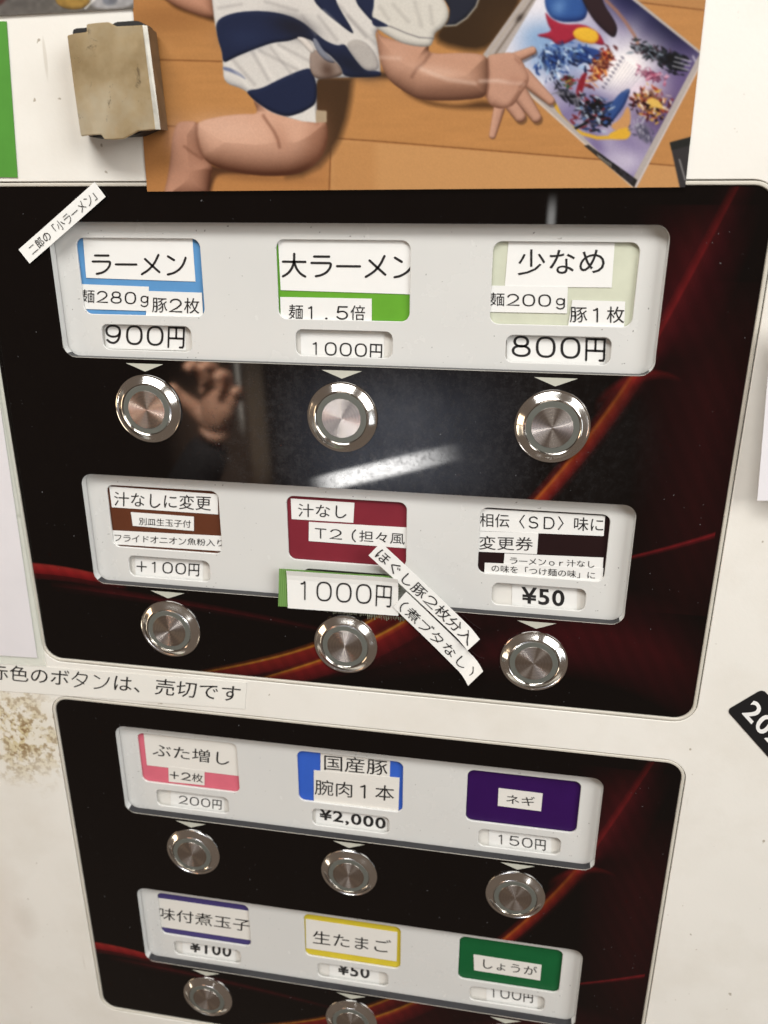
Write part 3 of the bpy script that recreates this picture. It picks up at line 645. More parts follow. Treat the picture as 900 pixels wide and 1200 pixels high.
o = paper('sticker_label', [(446.7, 635), (562.7, 745), (548.3, 758.3), (432.3, 650)], -0.0085, [('ほぐし豚２枚分入', (438.7, 651.2), (548, 754), (448.5, 641), {'weight': 0.04})], None, 'paper_bright', disp=curl_end(0.010, 0.86), nx=24, depth_px=-0.006)
tag(o, 'diagonal white sticker strip reading ほぐし豚2枚分入, the upper of two', 'sticker')
o = paper('sticker_label', [(476.0, 693), (566.7, 780.7), (549.3, 797.5), (461, 711)], -0.0062, [('（煮ブタなし）', (466, 713), (548.5, 792.5), (475.5, 702.3), {'weight': 0.04})], None, 'paper_bright', disp=curl_end(0.016, 0.86), nx=24, depth_px=-0.005)
tag(o, 'diagonal white sticker strip reading （煮ブタなし）, the lower with curled end', 'sticker')
o = paper('notice_strip', [(-20, 776), (289, 800), (287, 831), (-20, 808)], -0.0042, [('赤色のボタンは、売切です', (-12, 796), (280, 823.5), 19, {'weight': 0.036})], None, 'strip', nx=6)
tag(o, 'white strip with black text saying red buttons are sold out, between panels', 'notice')
# year sticker at the right edge
def year_sticker():
    BL, TL = np.array(P(851, 831)), np.array(P(894, 807)); ex = np.array(P(900, 886))-BL; ex /= np.linalg.norm(ex); h = np.linalg.norm(TL-BL)
    ey = np.array([ex[1], -ex[0]]);  L = 0.30; r = 0.009
    pts = []
    for cx, cy, a in ((L-r, r, -90), (L-r, h-r, 0), (r, h-r, 90), (r, r, 180)):
        for i in range(7): q = math.radians(a+90*i/6); pts.append((cx+r*math.cos(q), cy+r*math.sin(q)))
    V = [tuple(BL+p[0]*ex+p[1]*ey)+(-0.0044,) for p in pts]; n = len(V); V += [(x, y, -0.003) for x, y, z in V]
    F = [list(range(n))]+[[i, (i+1) % n, n+(i+1) % n, n+i] for i in range(n)]; M_ = [0]*len(F)
    xy, f = lettering('202', (869, 836.5), (906.5, 878), (884.5, 819), -0.0048, bold=True); b = len(V)
    V += [(x, y, -0.0049) for x, y in xy]; F += [[k+b for k in q] for q in f]; M_ += [1]*len(f)
    o = link('year_sticker', V, F, [MAT['black_vinyl'], MAT['ink_white']], None, None, M_); return o
tag(year_sticker(), 'black sticker with rounded corner and white bold figures 202, cut off by right edge', 'sticker')
# sheet of paper hanging off the right edge, standing away from the front
o = paper('paper_sheet', [(905, 380), (1010, 380), (1010, 594), (887.4, 586.7)], -0.040, [], None, 'lavender_paper', disp=lambda s, tt: 0.028*s, nx=8, ny=8)
tag(o, 'white paper sheet standing away from the machine at the right edge', 'paper')
# laminated notice at the left edge
lam = empty('laminated_notice', (*P(0, 600), 0), 'blank white laminated sheet with clear border left of upper button panel', 'notice')
paper('clear_film', [(-160, 300), (-20, 300), (54, 781), (-160, 768)], -0.0062, [], lam, 'film', th=0.0008, nx=4)
paper('paper_insert', [(-170, 300), (-26, 300), (43.5, 771), (-170, 757)], -0.0070, [], lam, 'lavender_paper', th=0.0006, nx=4)
# strip of green tape
o = paper('green_tape', [(-60, 24), (7.5, 25), (20.5, 208), (-60, 207)], -0.0046, [], None, 'green_tape', nx=2, ny=8)
tag(o, 'torn strip of bright green tape at the top left edge', 'tape')

# ------------------------------------------------------------------ sheet metal magnet clip
clip = empty('magnet_clip', (*P(135, 95), 0), 'worn brass coloured sheet metal magnet clip beside the photo print', 'clip')
def prism(name, pts, z0, z1, mat, parent, bev=0.0):
    n = len(pts); V = [(x, y, z0) for x, y in pts]+[(x, y, z1) for x, y in pts]
    F = [list(range(n)), list(range(2*n-1, n-1, -1))]+[[i, (i+1) % n, n+(i+1) % n, n+i] for i in range(n)]
    o = link(name, V, F, mat, parent); fix(o)
    if bev:
        bm = bmesh.new(); bm.from_mesh(o.data); bmesh.ops.bevel(bm, geom=bm.edges[:], offset=bev*U, segments=2, affect='EDGES', clamp_overlap=True); bm.to_mesh(o.data); bm.free()
    return o
ZM = -0.052
face = [(78.5, 41.5), (88, 39), (101.5, 37.5), (101.2, 28.2), (114, 26.6), (127, 25.7), (131, 28), (136, 30.8), (150, 30.2), (167, 29.3), (175, 92), (182.3, 151.6), (172, 152.6), (161.4, 153.5), (152, 158.6), (144.3, 162.6), (133, 163.4), (122.2, 163.3), (118.6, 157.7), (106, 158.2), (94.5, 159.5), (86, 100)]
prism('clip_face', [P(u, v, ZM) for u, v in face], ZM, ZM+0.005, MAT['brass'], clip, 0.0010)
def flange(name, a, b, mat, n=6):
    V, F = [], []; (a0, a1, za), (b0, b1, zb) = a, b
    for j, (top, bot, z) in enumerate((a, b)):
        V += [(*P(*top, z), z), (*P(*bot, z), z)]
    V += [(x-0.003, y, z+0.004) for x, y, z in V]
    o = link(name, V, [[0, 1, 3, 2], [4, 6, 7, 5], [0, 2, 6, 4], [1, 5, 7, 3], [2, 3, 7, 6], [0, 4, 5, 1]], mat, clip); return fix(o)
flange('folded_edge', ((166.8, 29.4), (182.1, 151.6), ZM+0.0004), ((172.6, 30.0), (188.2, 151.6), ZM+0.0035), MAT['bend'])
flange('side_flange', ((172.6, 30.0), (188.2, 151.6), ZM+0.0035), ((183.4, 38.0), (196.8, 152.8), -0.012), MAT['flange_dark'])
flange('left_flange', ((80.5, 42), (96, 159.0), ZM+0.004), ((88, 48), (102, 158.5), -0.012), MAT['brass'])
blk = [(86, 36.5), (89, 33.8), (101, 33), (133, 29), (137, 26.2), (160, 24.6), (166, 26), (170, 30), (184, 148), (160, 158), (108, 161), (102, 158)]
prism('magnet', [P(u, v, -0.036) for u, v in blk], -0.040, -0.006, MAT['rubber'], clip, 0.0015)

# ------------------------------------------------------------------ photographic prints (flat pictures, painted per vertex)
def seg_dist(X, Y, a, b):
    ax, ay = a; bx, by = b; dx, dy = bx-ax, by-ay; t = np.clip(((X-ax)*dx+(Y-ay)*dy)/(dx*dx+dy*dy+1e-9), 0, 1); return np.hypot(X-ax-t*dx, Y-ay-t*dy)
class Paint:
    def __init__(s, X, Y, c): s.X, s.Y = X, Y; s.c = np.empty(X.shape+(3,)); s.c[:] = c
    def sd(s, poly):
        X, Y = s.X, s.Y; inside = np.zeros(X.shape, bool); d = np.full(X.shape, 1e9); n = len(poly)
        for i in range(n):
            (x1, y1), (x2, y2) = poly[i], poly[(i+1) % n]; d = np.minimum(d, seg_dist(X, Y, (x1, y1), (x2, y2)))
            if y1 != y2: inside ^= ((y1 > Y) != (y2 > Y)) & (X < (x2-x1)*(Y-y1)/(y2-y1)+x1)
        return np.where(inside, d, -d)
    def put(s, m, col):
        m = m[..., None]; s.c = s.c*(1-m)+np.asarray(col, float)*m
    def poly(s, p, col, soft=0.7, edge=None, k=12, round_=True):
        if round_: p = chaikin(p)
        d = s.sd(p); m = np.clip(d/(2*soft)+0.5, 0, 1)
        if edge is not None: s.round(d, m, k, col, edge)
        else: s.put(m, col)
    def round(s, d, m, k, col, edge):      # the picture's own modelling, lit from above left
        gy, gx = np.gradient(d); l = np.hypot(gx, gy)+1e-6; gx, gy = gx/l, gy/l; q = 1-np.clip(d/k, 0, 1); q = q**1.5
        lam = 0.86*np.sqrt(1-0.97*q*q)+q*(0.30*gx+0.62*gy)*-1*-1
        lam = np.clip(0.14+lam, 0, 1.08)[..., None]; s.c = s.c*(1-m[..., None])+(np.asarray(edge)*(1-lam)+np.asarray(col)*lam)*m[..., None]
    def dab(s, cx, cy, L, ang, w, col, a=1.0):
        j = np.where((np.abs(s.X-cx) < L+w+2) & (np.abs(s.Y-cy) < L+w+2)); x, y = s.X[j]-cx, s.Y[j]-cy; c_, s_ = math.cos(ang), math.sin(ang)
        u, v = x*c_+y*s_, -x*s_+y*c_; d = w*(1-0.5*np.clip(np.abs(u)/L, 0, 1))-np.hypot(np.maximum(np.abs(u)-L, 0), v); m = (np.clip(d/1.1+0.5, 0, 1)*a)[:, None]; s.c[j] = s.c[j]*(1-m)+np.array(col, float)*m
    def cap(s, a, b, ra, rb, col, edge=None, soft=0.7):
        dx, dy = b[0]-a[0], b[1]-a[1]; t = np.clip(((s.X-a[0])*dx+(s.Y-a[1])*dy)/(dx*dx+dy*dy), 0, 1)
        r = ra+(rb-ra)*t; d = r-np.hypot(s.X-a[0]-t*dx, s.Y-a[1]-t*dy); m = np.clip(d/(2*soft)+0.5, 0, 1)
        if edge is not None:
            s.round(d, m, r*0.95, col, edge)
        else: s.put(m, col)
    def line(s, pts, w, col, a=1.0, soft=0.6):
        d = np.full(s.X.shape, 1e9)
        for i in range(len(pts)-1): d = np.minimum(d, seg_dist(s.X, s.Y, pts[i], pts[i+1]))
        s.put(np.clip((w-d)/(2*soft)+0.5, 0, 1)*a, col)
    def blur(s, cx, cy, rx, ry, col, a=0.6, ang=0):
        t = math.radians(ang); x = (s.X-cx)*math.cos(t)+(s.Y-cy)*math.sin(t); y = -(s.X-cx)*math.sin(t)+(s.Y-cy)*math.cos(t)
        s.put(a*np.exp(-((x/rx)**2+(y/ry)**2)), col)
def chaikin(p, it=2):
    for _ in range(it):
        q = []
        for i in range(len(p)):
            a, b = np.array(p[i], float), np.array(p[(i+1) % len(p)], float); q += [tuple(.78*a+.22*b), tuple(.22*a+.78*b)]
        p = q
    return p
def make_print_mat(name, rough=0.3):
    g = G(name); a = g.node('ShaderNodeVertexColor'); a.layer_name = 'print'; g.set(Base_Color=a.outputs[0], Roughness=rough)
    g.bump(g.noise(20, 2), 0.15, 0.002); return g.m
def print_mesh(name, left, right, y0, y1, step, z, painter, mat, parent=None):
    ys = np.linspace(0, 1, int((y1(0.5)-y0)/step)+2); nx = int((right(y0)-left(y0))/step)+2; xs = np.linspace(0, 1, nx)
    S, T = np.meshgrid(xs, ys); Yp = y0+T*(y1(S)-y0); Xp = left(Yp)+S*(right(Yp)-left(Yp))
    pc = painter(Xp, Yp); R = (ROT.T @ np.stack([(Xp.ravel()-450)/FPX, (Yp.ravel()-600)/FPX, np.ones(Xp.size)])); k = (z-CAM[2])/R[2]
    V = (CAM[:, None]+k*R).T; h, w = Xp.shape; idx = np.arange(h*w).reshape(h, w)
    F = np.stack([idx[:-1, :-1], idx[1:, :-1], idx[1:, 1:], idx[:-1, 1:]], -1).reshape(-1, 4)
    border = list(idx[0, :])+list(idx[1:, -1])+list(idx[-1, -2::-1])+list(idx[-2:0:-1, 0]); b0 = len(V); V2 = V[border].copy(); V2[:, 2] += 0.0012
    V = np.concatenate([V, V2]); n = len(border); side = [[border[i], border[(i+1) % n], b0+(i+1) % n, b0+i] for i in range(n)]
    o = link(name, V, F.tolist()+side, mat, parent, None, None, False)
    c = np.clip(pc.reshape(-1, 3)/255, 0, 1); c = np.where(c <= 0.04045, c/12.92, ((c+0.055)/1.055)**2.4); c = np.concatenate([c, c[border]*0+0.6])
    at = o.data.color_attributes.new('print', 'FLOAT_COLOR', 'POINT'); at.data.foreach_set('color', np.concatenate([c, np.ones((len(c), 1))], 1).ravel().astype(np.float32))
    return o
def vnoise(X, Y, s, seed):
    r = np.random.RandomState(seed).rand(64, 64); x, y = X/s, Y/s; i, j = np.floor(x).astype(int), np.floor(y).astype(int); fx, fy = x-i, y-j
    fx, fy = fx*fx*(3-2*fx), fy*fy*(3-2*fy); g = lambda a, b: r[a % 64, b % 64]
    return (g(i, j)*(1-fx)+g(i+1, j)*fx)*(1-fy)+(g(i, j+1)*(1-fx)+g(i+1, j+1)*fx)*fy
def soften(c, n=1):
    for _ in range(n):
        q = np.pad(c, ((1, 1), (1, 1), (0, 0)), mode='edge'); c = 0.36*q[1:-1, 1:-1]+0.12*(q[:-2, 1:-1]+q[2:, 1:-1]+q[1:-1, :-2]+q[1:-1, 2:])+0.04*(q[:-2, :-2]+q[2:, 2:]+q[:-2, 2:]+q[2:, :-2])
    return c
def paint_baby(X, Y):
    A = lambda *q: [(180+a/3.214, b/3.214) for a, b in q]
    B = lambda *q: [(170+a/3.214, 110+b/3.214) for a, b in q]
    C_ = lambda *q: [(430+a/3.913, b/3.913) for a, b in q]
    D = lambda *q: [(600+a/3.913, b/3.913) for a, b in q]
    p = Paint(X, Y, (196, 138, 78)); seam = (112, 66, 34)
    g = vnoise(X*0.25, Y*1.6, 9, 1)*0.5+vnoise(X*0.12, Y*1.2, 4, 2)*0.5; p.c *= (0.975+0.05*g)[..., None]
    p.poly([(150, 148), (205, 148), (388, 160), (388, 240), (150, 240)], (192, 132, 74), round_=False)
    p.poly([(388, 163), (860, 200), (860, 250), (388, 250)], (204, 150, 92), round_=False); p.poly([(388, 163), (440, 166), (440, 250), (388, 250)], (198, 142, 84), soft=6, round_=False)
    p.poly([(150, -60), (860, -60), (860, 14), (727, 0), (600, -14)], (190, 136, 80), round_=False)
    for l in ([(150, 69), (262, 72)], [(150, 146), (206, 148), (400, 162.5), (450, 166), (650, 182.5), (860, 200)], [(388, 163), (385, 240)], [(640, -8), (727, 0), (860, 16)]): p.line(l, 0.55, seam, 0.85, 0.8)
    p.blur(200, 20, 70, 22, (150, 98, 52), 0.5); p.poly(A((-20, -20), (40, -10), (80, 30), (140, 52), (200, 72), (235, 84), (230, 40), (190, -20)), (84, 54, 30), soft=3)
    p.poly(C_((280, 190), (540, 250), (650, 110), (730, -30), (500, -60), (400, 40)), (72, 52, 30), soft=5); p.blur(600, 40, 30, 30, (92, 66, 38), 0.7)
    p.poly(A((590, 280), (640, 285), (752, 290), (748, 330), (742, 380), (728, 450), (704, 520), (672, 576), (625, 628), (560, 662), (500, 668), (560, 600)), (84, 60, 38), soft=5, round_=False)
    p.poly(B((250, 268), (420, 306), (300, 300), (262, 310), (240, 400), (200, 400), (205, 260)), (92, 60, 40), soft=2.5); p.blur(300, 208, 60, 5, (140, 94, 56), 0.5, 3)
    p.poly(C_((150, 400), (300, 470), (420, 485), (545, 455), (620, 500), (560, 500), (430, 498), (300, 486), (210, 450)), (104, 70, 40), soft=3.5); p.blur(455, 88, 30, 5, (60, 44, 34), 0.8)
    sk, se = (206, 158, 132), (108, 68, 48)
    p.poly(A((0, -60), (30, -10), (78, 20), (130, 44), (190, 64), (228, 68), (226, 30), (216, -60)), (196, 142, 114), edge=se, k=16)
    # lower leg and foot
    p.poly(B((200, 104), (150, 102), (124, 108), (110, 135), (100, 185), (95, 240), (86, 310), (66, 400), (236, 400), (246, 310), (258, 276), (226, 236), (212, 190)), (190, 138, 112), edge=(96, 58, 42), k=30)
    p.blur(203, 160, 9, 18, (214, 160, 138), 0.5, 12)
    # thigh
    p.poly(B((192, 150), (192, 112), (230, 96), (300, 82), (370, 75), (430, 76), (400, 10), (470, 30), (560, 60), (640, 90), (685, 104), (690, 160), (680, 205), (662, 244), (620, 284), (560, 306), (480, 311), (400, 306), (310, 290), (250, 268), (218, 240), (202, 200)), sk, edge=(92, 54, 36), k=46)
    p.blur(268, 152, 46, 16, (224, 180, 156), 0.6, 6); p.blur(372, 165, 14, 32, (164, 112, 86), 0.5, 8); p.blur(330, 162, 9, 20, (184, 132, 106), 0.45, -20)
    p.line(B((445, 82), (462, 108), (486, 142), (500, 172), (507, 200)), 1.0, (124, 78, 58), 0.75, 2.4); p.line(B((196, 112), (194, 150), (202, 196), (218, 240)), 0.9, (132, 86, 66), 0.65, 2); p.line(B((148, 198), (178, 222), (214, 244)), 1.0, (124, 80, 60), 0.6, 2); p.line(B((560, 60), (600, 96), (650, 112)), 1.4, (150, 100, 76), 0.5, 3)
    # romper: white cloth, navy bands following it
    white, wsh, navy, nsh = (208, 206, 202), (138, 138, 142), (40, 50, 82), (22, 28, 48)
    p.poly(A((212, -80), (222, 20), (230, 90), (246, 160), (258, 195), (261, 240), (264, 312), (345, 338), (376, 376), (440, 424), (505, 442), (560, 455), (612, 462), (616, 410), (612, 300), (640, 296), (720, 292), (850, 290), (856, 270), (848, 180), (830, 110), (930, 100), (980, -80)), white, edge=wsh, k=9)
    p.poly(A((612, 414), (652, 418), (652, 460), (608, 462)), (176, 156, 128), round_=False)
    p.poly(A((234, 100), (242, 76), (270, 58), (320, 45), (390, 40), (460, 46), (520, 62), (565, 86), (602, 116), (640, 150), (690, 173), (720, 164), (742, 200), (790, 264), (856, 268), (858, 290), (716, 292), (706, 250), (664, 206), (626, 182), (598, 152), (556, 138), (510, 155), (450, 160), (380, 185), (310, 214), (262, 240), (258, 196), (243, 150)), navy, edge=nsh, k=6)
    p.blur(345, 32, 26, 12, (40, 38, 48), 0.7, 20); p.blur(412, 76, 26, 10, (34, 38, 54), 0.7, 30); p.blur(286, 44, 22, 12, (48, 60, 96), 0.6)
    p.poly(A((592, -80), (600, 0), (640, 44), (690, 84), (758, 134), (740, 96), (712, 52), (684, 0), (676, -80)), navy, edge=nsh, k=5)
    p.poly(A((748, -80), (760, 8), (796, 52), (826, 84), (834, 20), (834, -80)), navy, edge=nsh, k=5)
    p.poly(A((722, 166), (756, 146), (800, 158), (838, 205), (852, 262), (800, 270), (762, 228)), (176, 172, 168), edge=(120, 118, 122), k=6)
    p.poly(A((345, 341), (405, 334), (470, 300), (545, 267), (592, 254), (606, 290), (616, 330), (612, 394), (560, 424), (505, 441), (440, 420), (376, 376)), navy, edge=nsh, k=6)
    p.poly(A((505, 441), (560, 425), (606, 396), (612, 462), (560, 457)), (212, 210, 206), round_=False)
    p.poly(A((260, 250), (290, 256), (322, 272), (352, 302), (318, 284), (288, 270), (262, 264)), (118, 128, 160), soft=1)
    p.poly(A((588, 196), (612, 186), (640, 204), (672, 224), (700, 246), (716, 284), (640, 300), (604, 292), (588, 262)), (152, 134, 124), edge=(84, 68, 60), k=7); p.poly(A((596, 146), (612, 142), (640, 190), (690, 240), (650, 232), (616, 196)), (128, 134, 150), edge=(60, 64, 80), k=4)
    p.blur(384, 82, 8, 10, (88, 64, 52), 0.75, -20); p.poly(A((536, 140), (560, 138), (580, 150), (610, 186), (598, 206), (570, 176)), (210, 204, 198), edge=(130, 124, 120), k=4)
    for a, b, w_ in (((372, 196), (432, 300), .9), ((300, 226), (380, 318), .9), ((398, 190), (540, 262), .8), ((470, 168), (590, 232), .8), ((440, 178), (520, 280), .6), ((560, 60), (610, 130), 1), ((620, 60), (690, 150), .9), ((700, 20), (800, 140), 1), ((730, 60), (836, 165), 1.1), ((246, 30), (330, 16), .8), ((420, 6), (540, 40), .9)):
        p.line(A(a, b), w_, (140, 136, 136), 0.5, 2.6)
    for a, b in (((285, 236), (360, 330)), ((388, 192), (452, 300)), ((455, 170), (556, 250)), ((640, 40), (700, 96))): p.line(A(a, b), 1.0, (228, 226, 222), 0.5, 2.6)
    # sleeve, arm
    p.poly(C_((300, -80), (378, 30), (380, 70), (372, 100), (356, 120), (400, 118), (440, 96), (488, 48), (514, 0), (520, -80)), (46, 50, 66), edge=(24, 26, 36), k=6); p.line(C_((358, 119), (408, 115), (458, 82), (500, 30), (514, -10)), 1.0, (170, 166, 156), 0.9, 1)
    p.poly(C_((42, 120), (60, 165), (150, 190), (230, 205), (285, 200), (282, 240), (330, 246), (400, 243), (480, 243), (530, 250), (552, 268), (558, 330), (556, 390), (544, 446), (480, 456), (390, 462), (310, 462), (240, 456), (170, 420), (104, 372), (68, 310), (50, 220)), (192, 144, 118), edge=(96, 62, 46), k=34)
    p.line(C_((288, 250), (262, 286), (226, 318), (206, 352)), 1.0, (112, 74, 58), 0.7, 2.6); p.blur(466, 66, 14, 14, (206, 160, 136), 0.5); p.blur(515, 84, 32, 7, (222, 182, 160), 0.55, 10); p.blur(525, 108, 40, 8, (134, 92, 72), 0.45)
    p.line(C_((250, 316), (310, 342), (370, 364), (440, 374), (495, 382)), 1.2, (232, 206, 190), 0.55, 3); p.line(C_((60, 262), (150, 268)), 1.2, (226, 196, 178), 0.5, 3)
    p.poly(C_((10, -80), (24, 90), (44, 132), (150, 196), (230, 214), (292, 214), (306, 182), (312, 150), (350, 126), (376, 84), (374, 36), (310, -80)), (206, 204, 196), edge=(132, 130, 126), k=8)
    p.line(C_((34, 108), (110, 122), (180, 152), (240, 172), (306, 176)), 0.6, (110, 108, 112), 0.9, 0.8); p.poly(C_((18, 74), (60, 96), (108, 122), (28, 124)), navy); p.poly(C_((-10, -80), (-10, 60), (20, 76), (34, 20), (30, -80)), navy)
    for a, b in (((120, 20), (190, 100)), ((220, 10), (250, 120)), ((290, 30), (300, 110)), ((60, 30), (100, 90))): p.line(C_(a, b), 1.2, (160, 156, 150), 0.5, 3)
    def hand_shape(q, only=False):
        palm = C_((550, 262), (570, 250), (612, 244), (664, 240), (702, 264), (722, 300), (744, 350), (738, 386), (706, 430), (676, 480), (640, 496), (600, 498), (562, 482), (546, 440), (554, 380))
        caps = (((606, 500), (576, 622), 26, 16), ((668, 480), (702, 534), 36, 27), ((690, 412), (776, 538), 40, 25), ((716, 346), (842, 462), 38, 20), ((672, 268), (758, 232), 26, 19))
        if only:
            m = np.clip(q.sd(chaikin(palm))/1.4+0.5, 0, 1)
            for a, b, ra, rb in caps:
                (ax_, ay_), (bx_, by_) = C_(a, b); ra, rb = ra/3.913, rb/3.913; dx, dy = bx_-ax_, by_-ay_; t = np.clip(((X-ax_)*dx+(Y-ay_)*dy)/(dx*dx+dy*dy), 0, 1); m = np.maximum(m, np.clip((ra+(rb-ra)*t-np.hypot(X-ax_-t*dx, Y-ay_-t*dy))/1.4+0.5, 0, 1))
            return m
        for a, b, ra, rb in caps:
            a, b = C_(a, b); q.cap(a, b, ra/3.913, rb/3.913, (196, 148, 124), (100, 62, 48))
        q.poly(palm, (194, 146, 122), edge=(124, 82, 64), k=16); q.poly(C_((600, 270), (670, 262), (720, 320), (736, 360), (700, 420), (650, 480), (612, 480), (580, 420)), (196, 148, 124), soft=5)
        q.line(C_((552, 262), (557, 330), (556, 400), (546, 446)), 0.8, (112, 72, 56), 0.8, 1.6); q.line(C_((520, 372), (600, 370), (660, 380), (716, 384)), 1.6, (232, 206, 192), 0.55, 2.4)
        q.blur(604, 96, 10, 8, (176, 124, 102), 0.4); q.line(C_((696, 420), (660, 476)), 0.8, (132, 88, 70), 0.6, 2); q.line(C_((728, 372), (700, 400)), 0.8, (132, 88, 70), 0.6, 2); q.line(C_((700, 290), (680, 270)), 0.8, (140, 94, 76), 0.5, 2)
    hand_shape(p); hand = p.c.copy()
    # disc case, abstract cover
    d = p
    d.poly(C_((545, 240), (730, -30), (900, -60), (900, 20), (650, 262)), (128, 112, 90), soft=1, round_=False); d.poly([(566, 64), (640, -40), (722, -20), (826, 64), (746, 220), (741, 219)], (176, 168, 164), soft=0.8, round_=False)
    d.line(C_((560, 246), (756, -30)), 0.7, (176, 164, 146), 0.7, 1); d.line(C_((590, 246), (780, -30)), 0.9, (92, 78, 62), 0.7, 1.5); d.line(C_((640, 246), (826, -20)), 0.8, (190, 180, 166), 0.6, 1)
    d.blur(609, 21, 6, 3, (60, 50, 44), 0.8, -50); d.line([(572, 66), (741, 219)], 0.9, (214, 196, 180), 0.8); d.line([(745, 219), (826, 66)], 0.8, (202, 194, 196))
    art = [(588, 68), (652, -40), (716, -20), (820, 63), (739, 214)]
    m = np.clip(d.sd(art)/1.4+0.5, 0, 1); a = Paint(X, Y, (226, 224, 234))
    rx, ry = X-726, Y-86; rad = np.hypot(rx, ry); th = np.arctan2(ry, rx); fl = 0.5+0.5*np.sin(th*13+3*vnoise(X, Y, 30, 9))
    a.put(np.clip((rad-20)/70, 0, 1)*(0.7+0.3*fl)*np.clip((X-660+0.5*Y-20)/40, 0, 1), (112, 98, 152)); a.blur(790, 30, 56, 32, (30, 30, 66), 0.95, 40); a.blur(740, -6, 50, 26, (34, 38, 82), 0.95, 20)
    a.blur(800, 96, 22, 36, (96, 80, 134), 0.8); a.blur(655, 62, 40, 30, (84, 122, 186), 0.85); a.blur(700, 118, 34, 22, (96, 92, 150), 0.8); a.blur(770, 130, 34, 30, (86, 62, 110), 0.8); a.blur(668, 175, 44, 16, (238, 236, 240), 0.9, 42); a.blur(735, 190, 26, 20, (204, 198, 220), 0.8); a.blur(632, 44, 24, 20, (128, 168, 214), 0.85); a.blur(690, 70, 22, 12, (196, 214, 240), 0.8)
    a.blur(728, 84, 28, 18, (255, 250, 248), 0.95, -35); a.blur(752, 108, 22, 12, (246, 226, 240), 0.7)
    n1 = vnoise(X, Y, 7, 3); n2 = vnoise(X, Y, 4, 5); rk = np.random.RandomState(5)
    def clutter(cx, cy, sx, sy, n, cols, L=5, w=1.5, rot=0.6, spread=0.7):
        cx, cy, sx, sy = 600+cx/3.913, cy/3.913, sx/3.913, sy/3.913
        e = ((X-cx)*math.cos(rot)+(Y-cy)*math.sin(rot))**2/(1.5*sx)**2+(-(X-cx)*math.sin(rot)+(Y-cy)*math.cos(rot))**2/(1.5*sy)**2
        a.put(np.clip((1.15-e-0.6*vnoise(X+cx, Y, 4.5, 7))*2.2, 0, 0.85), np.mean(np.array(cols, float), 0)*0.8)
        for _ in range(n):
            u, v = np.clip(rk.randn(), -1.7, 1.7)*sx, np.clip(rk.randn(), -1.7, 1.7)*sy; a.dab(cx+u*math.cos(rot)-v*math.sin(rot), cy+u*math.sin(rot)+v*math.cos(rot), L*(0.3+rk.rand()), rot+rk.randn()*spread, w*(0.4+rk.rand()), cols[rk.randint(len(cols))], 0.9)
    blues = [(28, 54, 120), (60, 100, 176), (18, 26, 60), (150, 186, 226), (214, 228, 244), (40, 72, 140)]
    a.poly(D((150, -60), (150, 30), (180, 84), (240, 104), (330, 96), (350, 50), (320, -60)), (48, 92, 166), edge=(22, 44, 104), k=10); a.blur(655, 8, 8, 10, (110, 156, 214), 0.6, 30)
    a.poly(D((300, -60), (330, 20), (372, 90), (420, 140), (470, 180), (486, 130), (462, 80), (420, 20), (400, -60)), (60, 40, 46), edge=(26, 20, 30), k=6); a.line(D((430, 0), (480, 50), (520, 100), (560, 160), (580, 205)), 1.6, (170, 116, 90), 0.9, 1.2)
    a.poly(D((150, 50), (176, 84), (230, 112), (330, 110), (400, 150), (430, 210), (380, 200), (300, 170), (250, 200), (200, 205), (180, 178), (100, 162), (186, 146), (164, 110)), (176, 40, 66), edge=(112, 20, 44), k=5)
    a.poly(D((276, 150), (300, 126), (350, 124), (392, 146), (402, 178), (380, 202), (330, 196), (290, 178)), (236, 184, 44), edge=(196, 120, 26), k=5)
    clutter(180, 280, 44, 46, 120, blues, 4, 1.3, rot=1.2); clutter(310, 250, 34, 30, 50, blues[:4], 6, 1.6, rot=0.5); a.poly(D((300, 205), (360, 250), (400, 300), (430, 260), (410, 230)), (46, 74, 146), edge=(26, 44, 100), k=4)
    clutter(410, 300, 22, 66, 90, [(196, 66, 40), (226, 130, 56), (120, 26, 26), (236, 180, 96), (90, 30, 30)], 3.5, 1.2, rot=0.55)
    a.poly(D((290, 440), (300, 390), (320, 340), (345, 330), (330, 400), (310, 460)), (150, 34, 50)); clutter(262, 372, 18, 16, 36, [(170, 40, 44), (226, 180, 60), (46, 90, 70), (80, 26, 34)], 2.4, 1.1)
    clutter(270, 450, 50, 14, 50, [(20, 22, 30), (50, 52, 66), (120, 120, 134)], 5, 1.3, rot=0.6); a.poly(D((400, 470), (450, 480), (500, 420), (548, 400), (520, 480), (460, 560), (420, 590)), (52, 84, 150), edge=(24, 40, 90), k=5)
    clutter(375, 520, 46, 46, 130, [(14, 16, 28), (36, 58, 104), (80, 118, 170), (20, 20, 26), (170, 186, 206), (130, 36, 40), (24, 26, 40)], 4, 1.4, rot=0.3)
    a.poly(D((450, 575), (500, 545), (530, 480), (545, 520), (540, 590), (470, 600)), (206, 150, 92)); a.line(D((196, 478), (222, 530), (262, 576), (320, 612), (390, 632), (460, 630), (536, 612)), 2.0, (222, 172, 44), 1, 0.8); a.poly(D((440, 612), (540, 576), (542, 640), (450, 640)), (228, 176, 48)); a.line(D((278, 596), (344, 562)), 1.4, (24, 26, 28))
    clutter(660, 248, 66, 20, 130, [(24, 30, 38), (52, 74, 74), (130, 144, 160), (16, 16, 22), (66, 44, 54)], 3.4, 1.2, rot=0.35); clutter(740, 290, 34, 26, 50, [(16, 18, 24), (34, 36, 48)], 4, 1.4, rot=0.35)
    for k in range(3): a.line(D((748-k*6, 262+k*20), (822-k*6, 282+k*20)), 0.6, (214, 216, 222), 0.9)
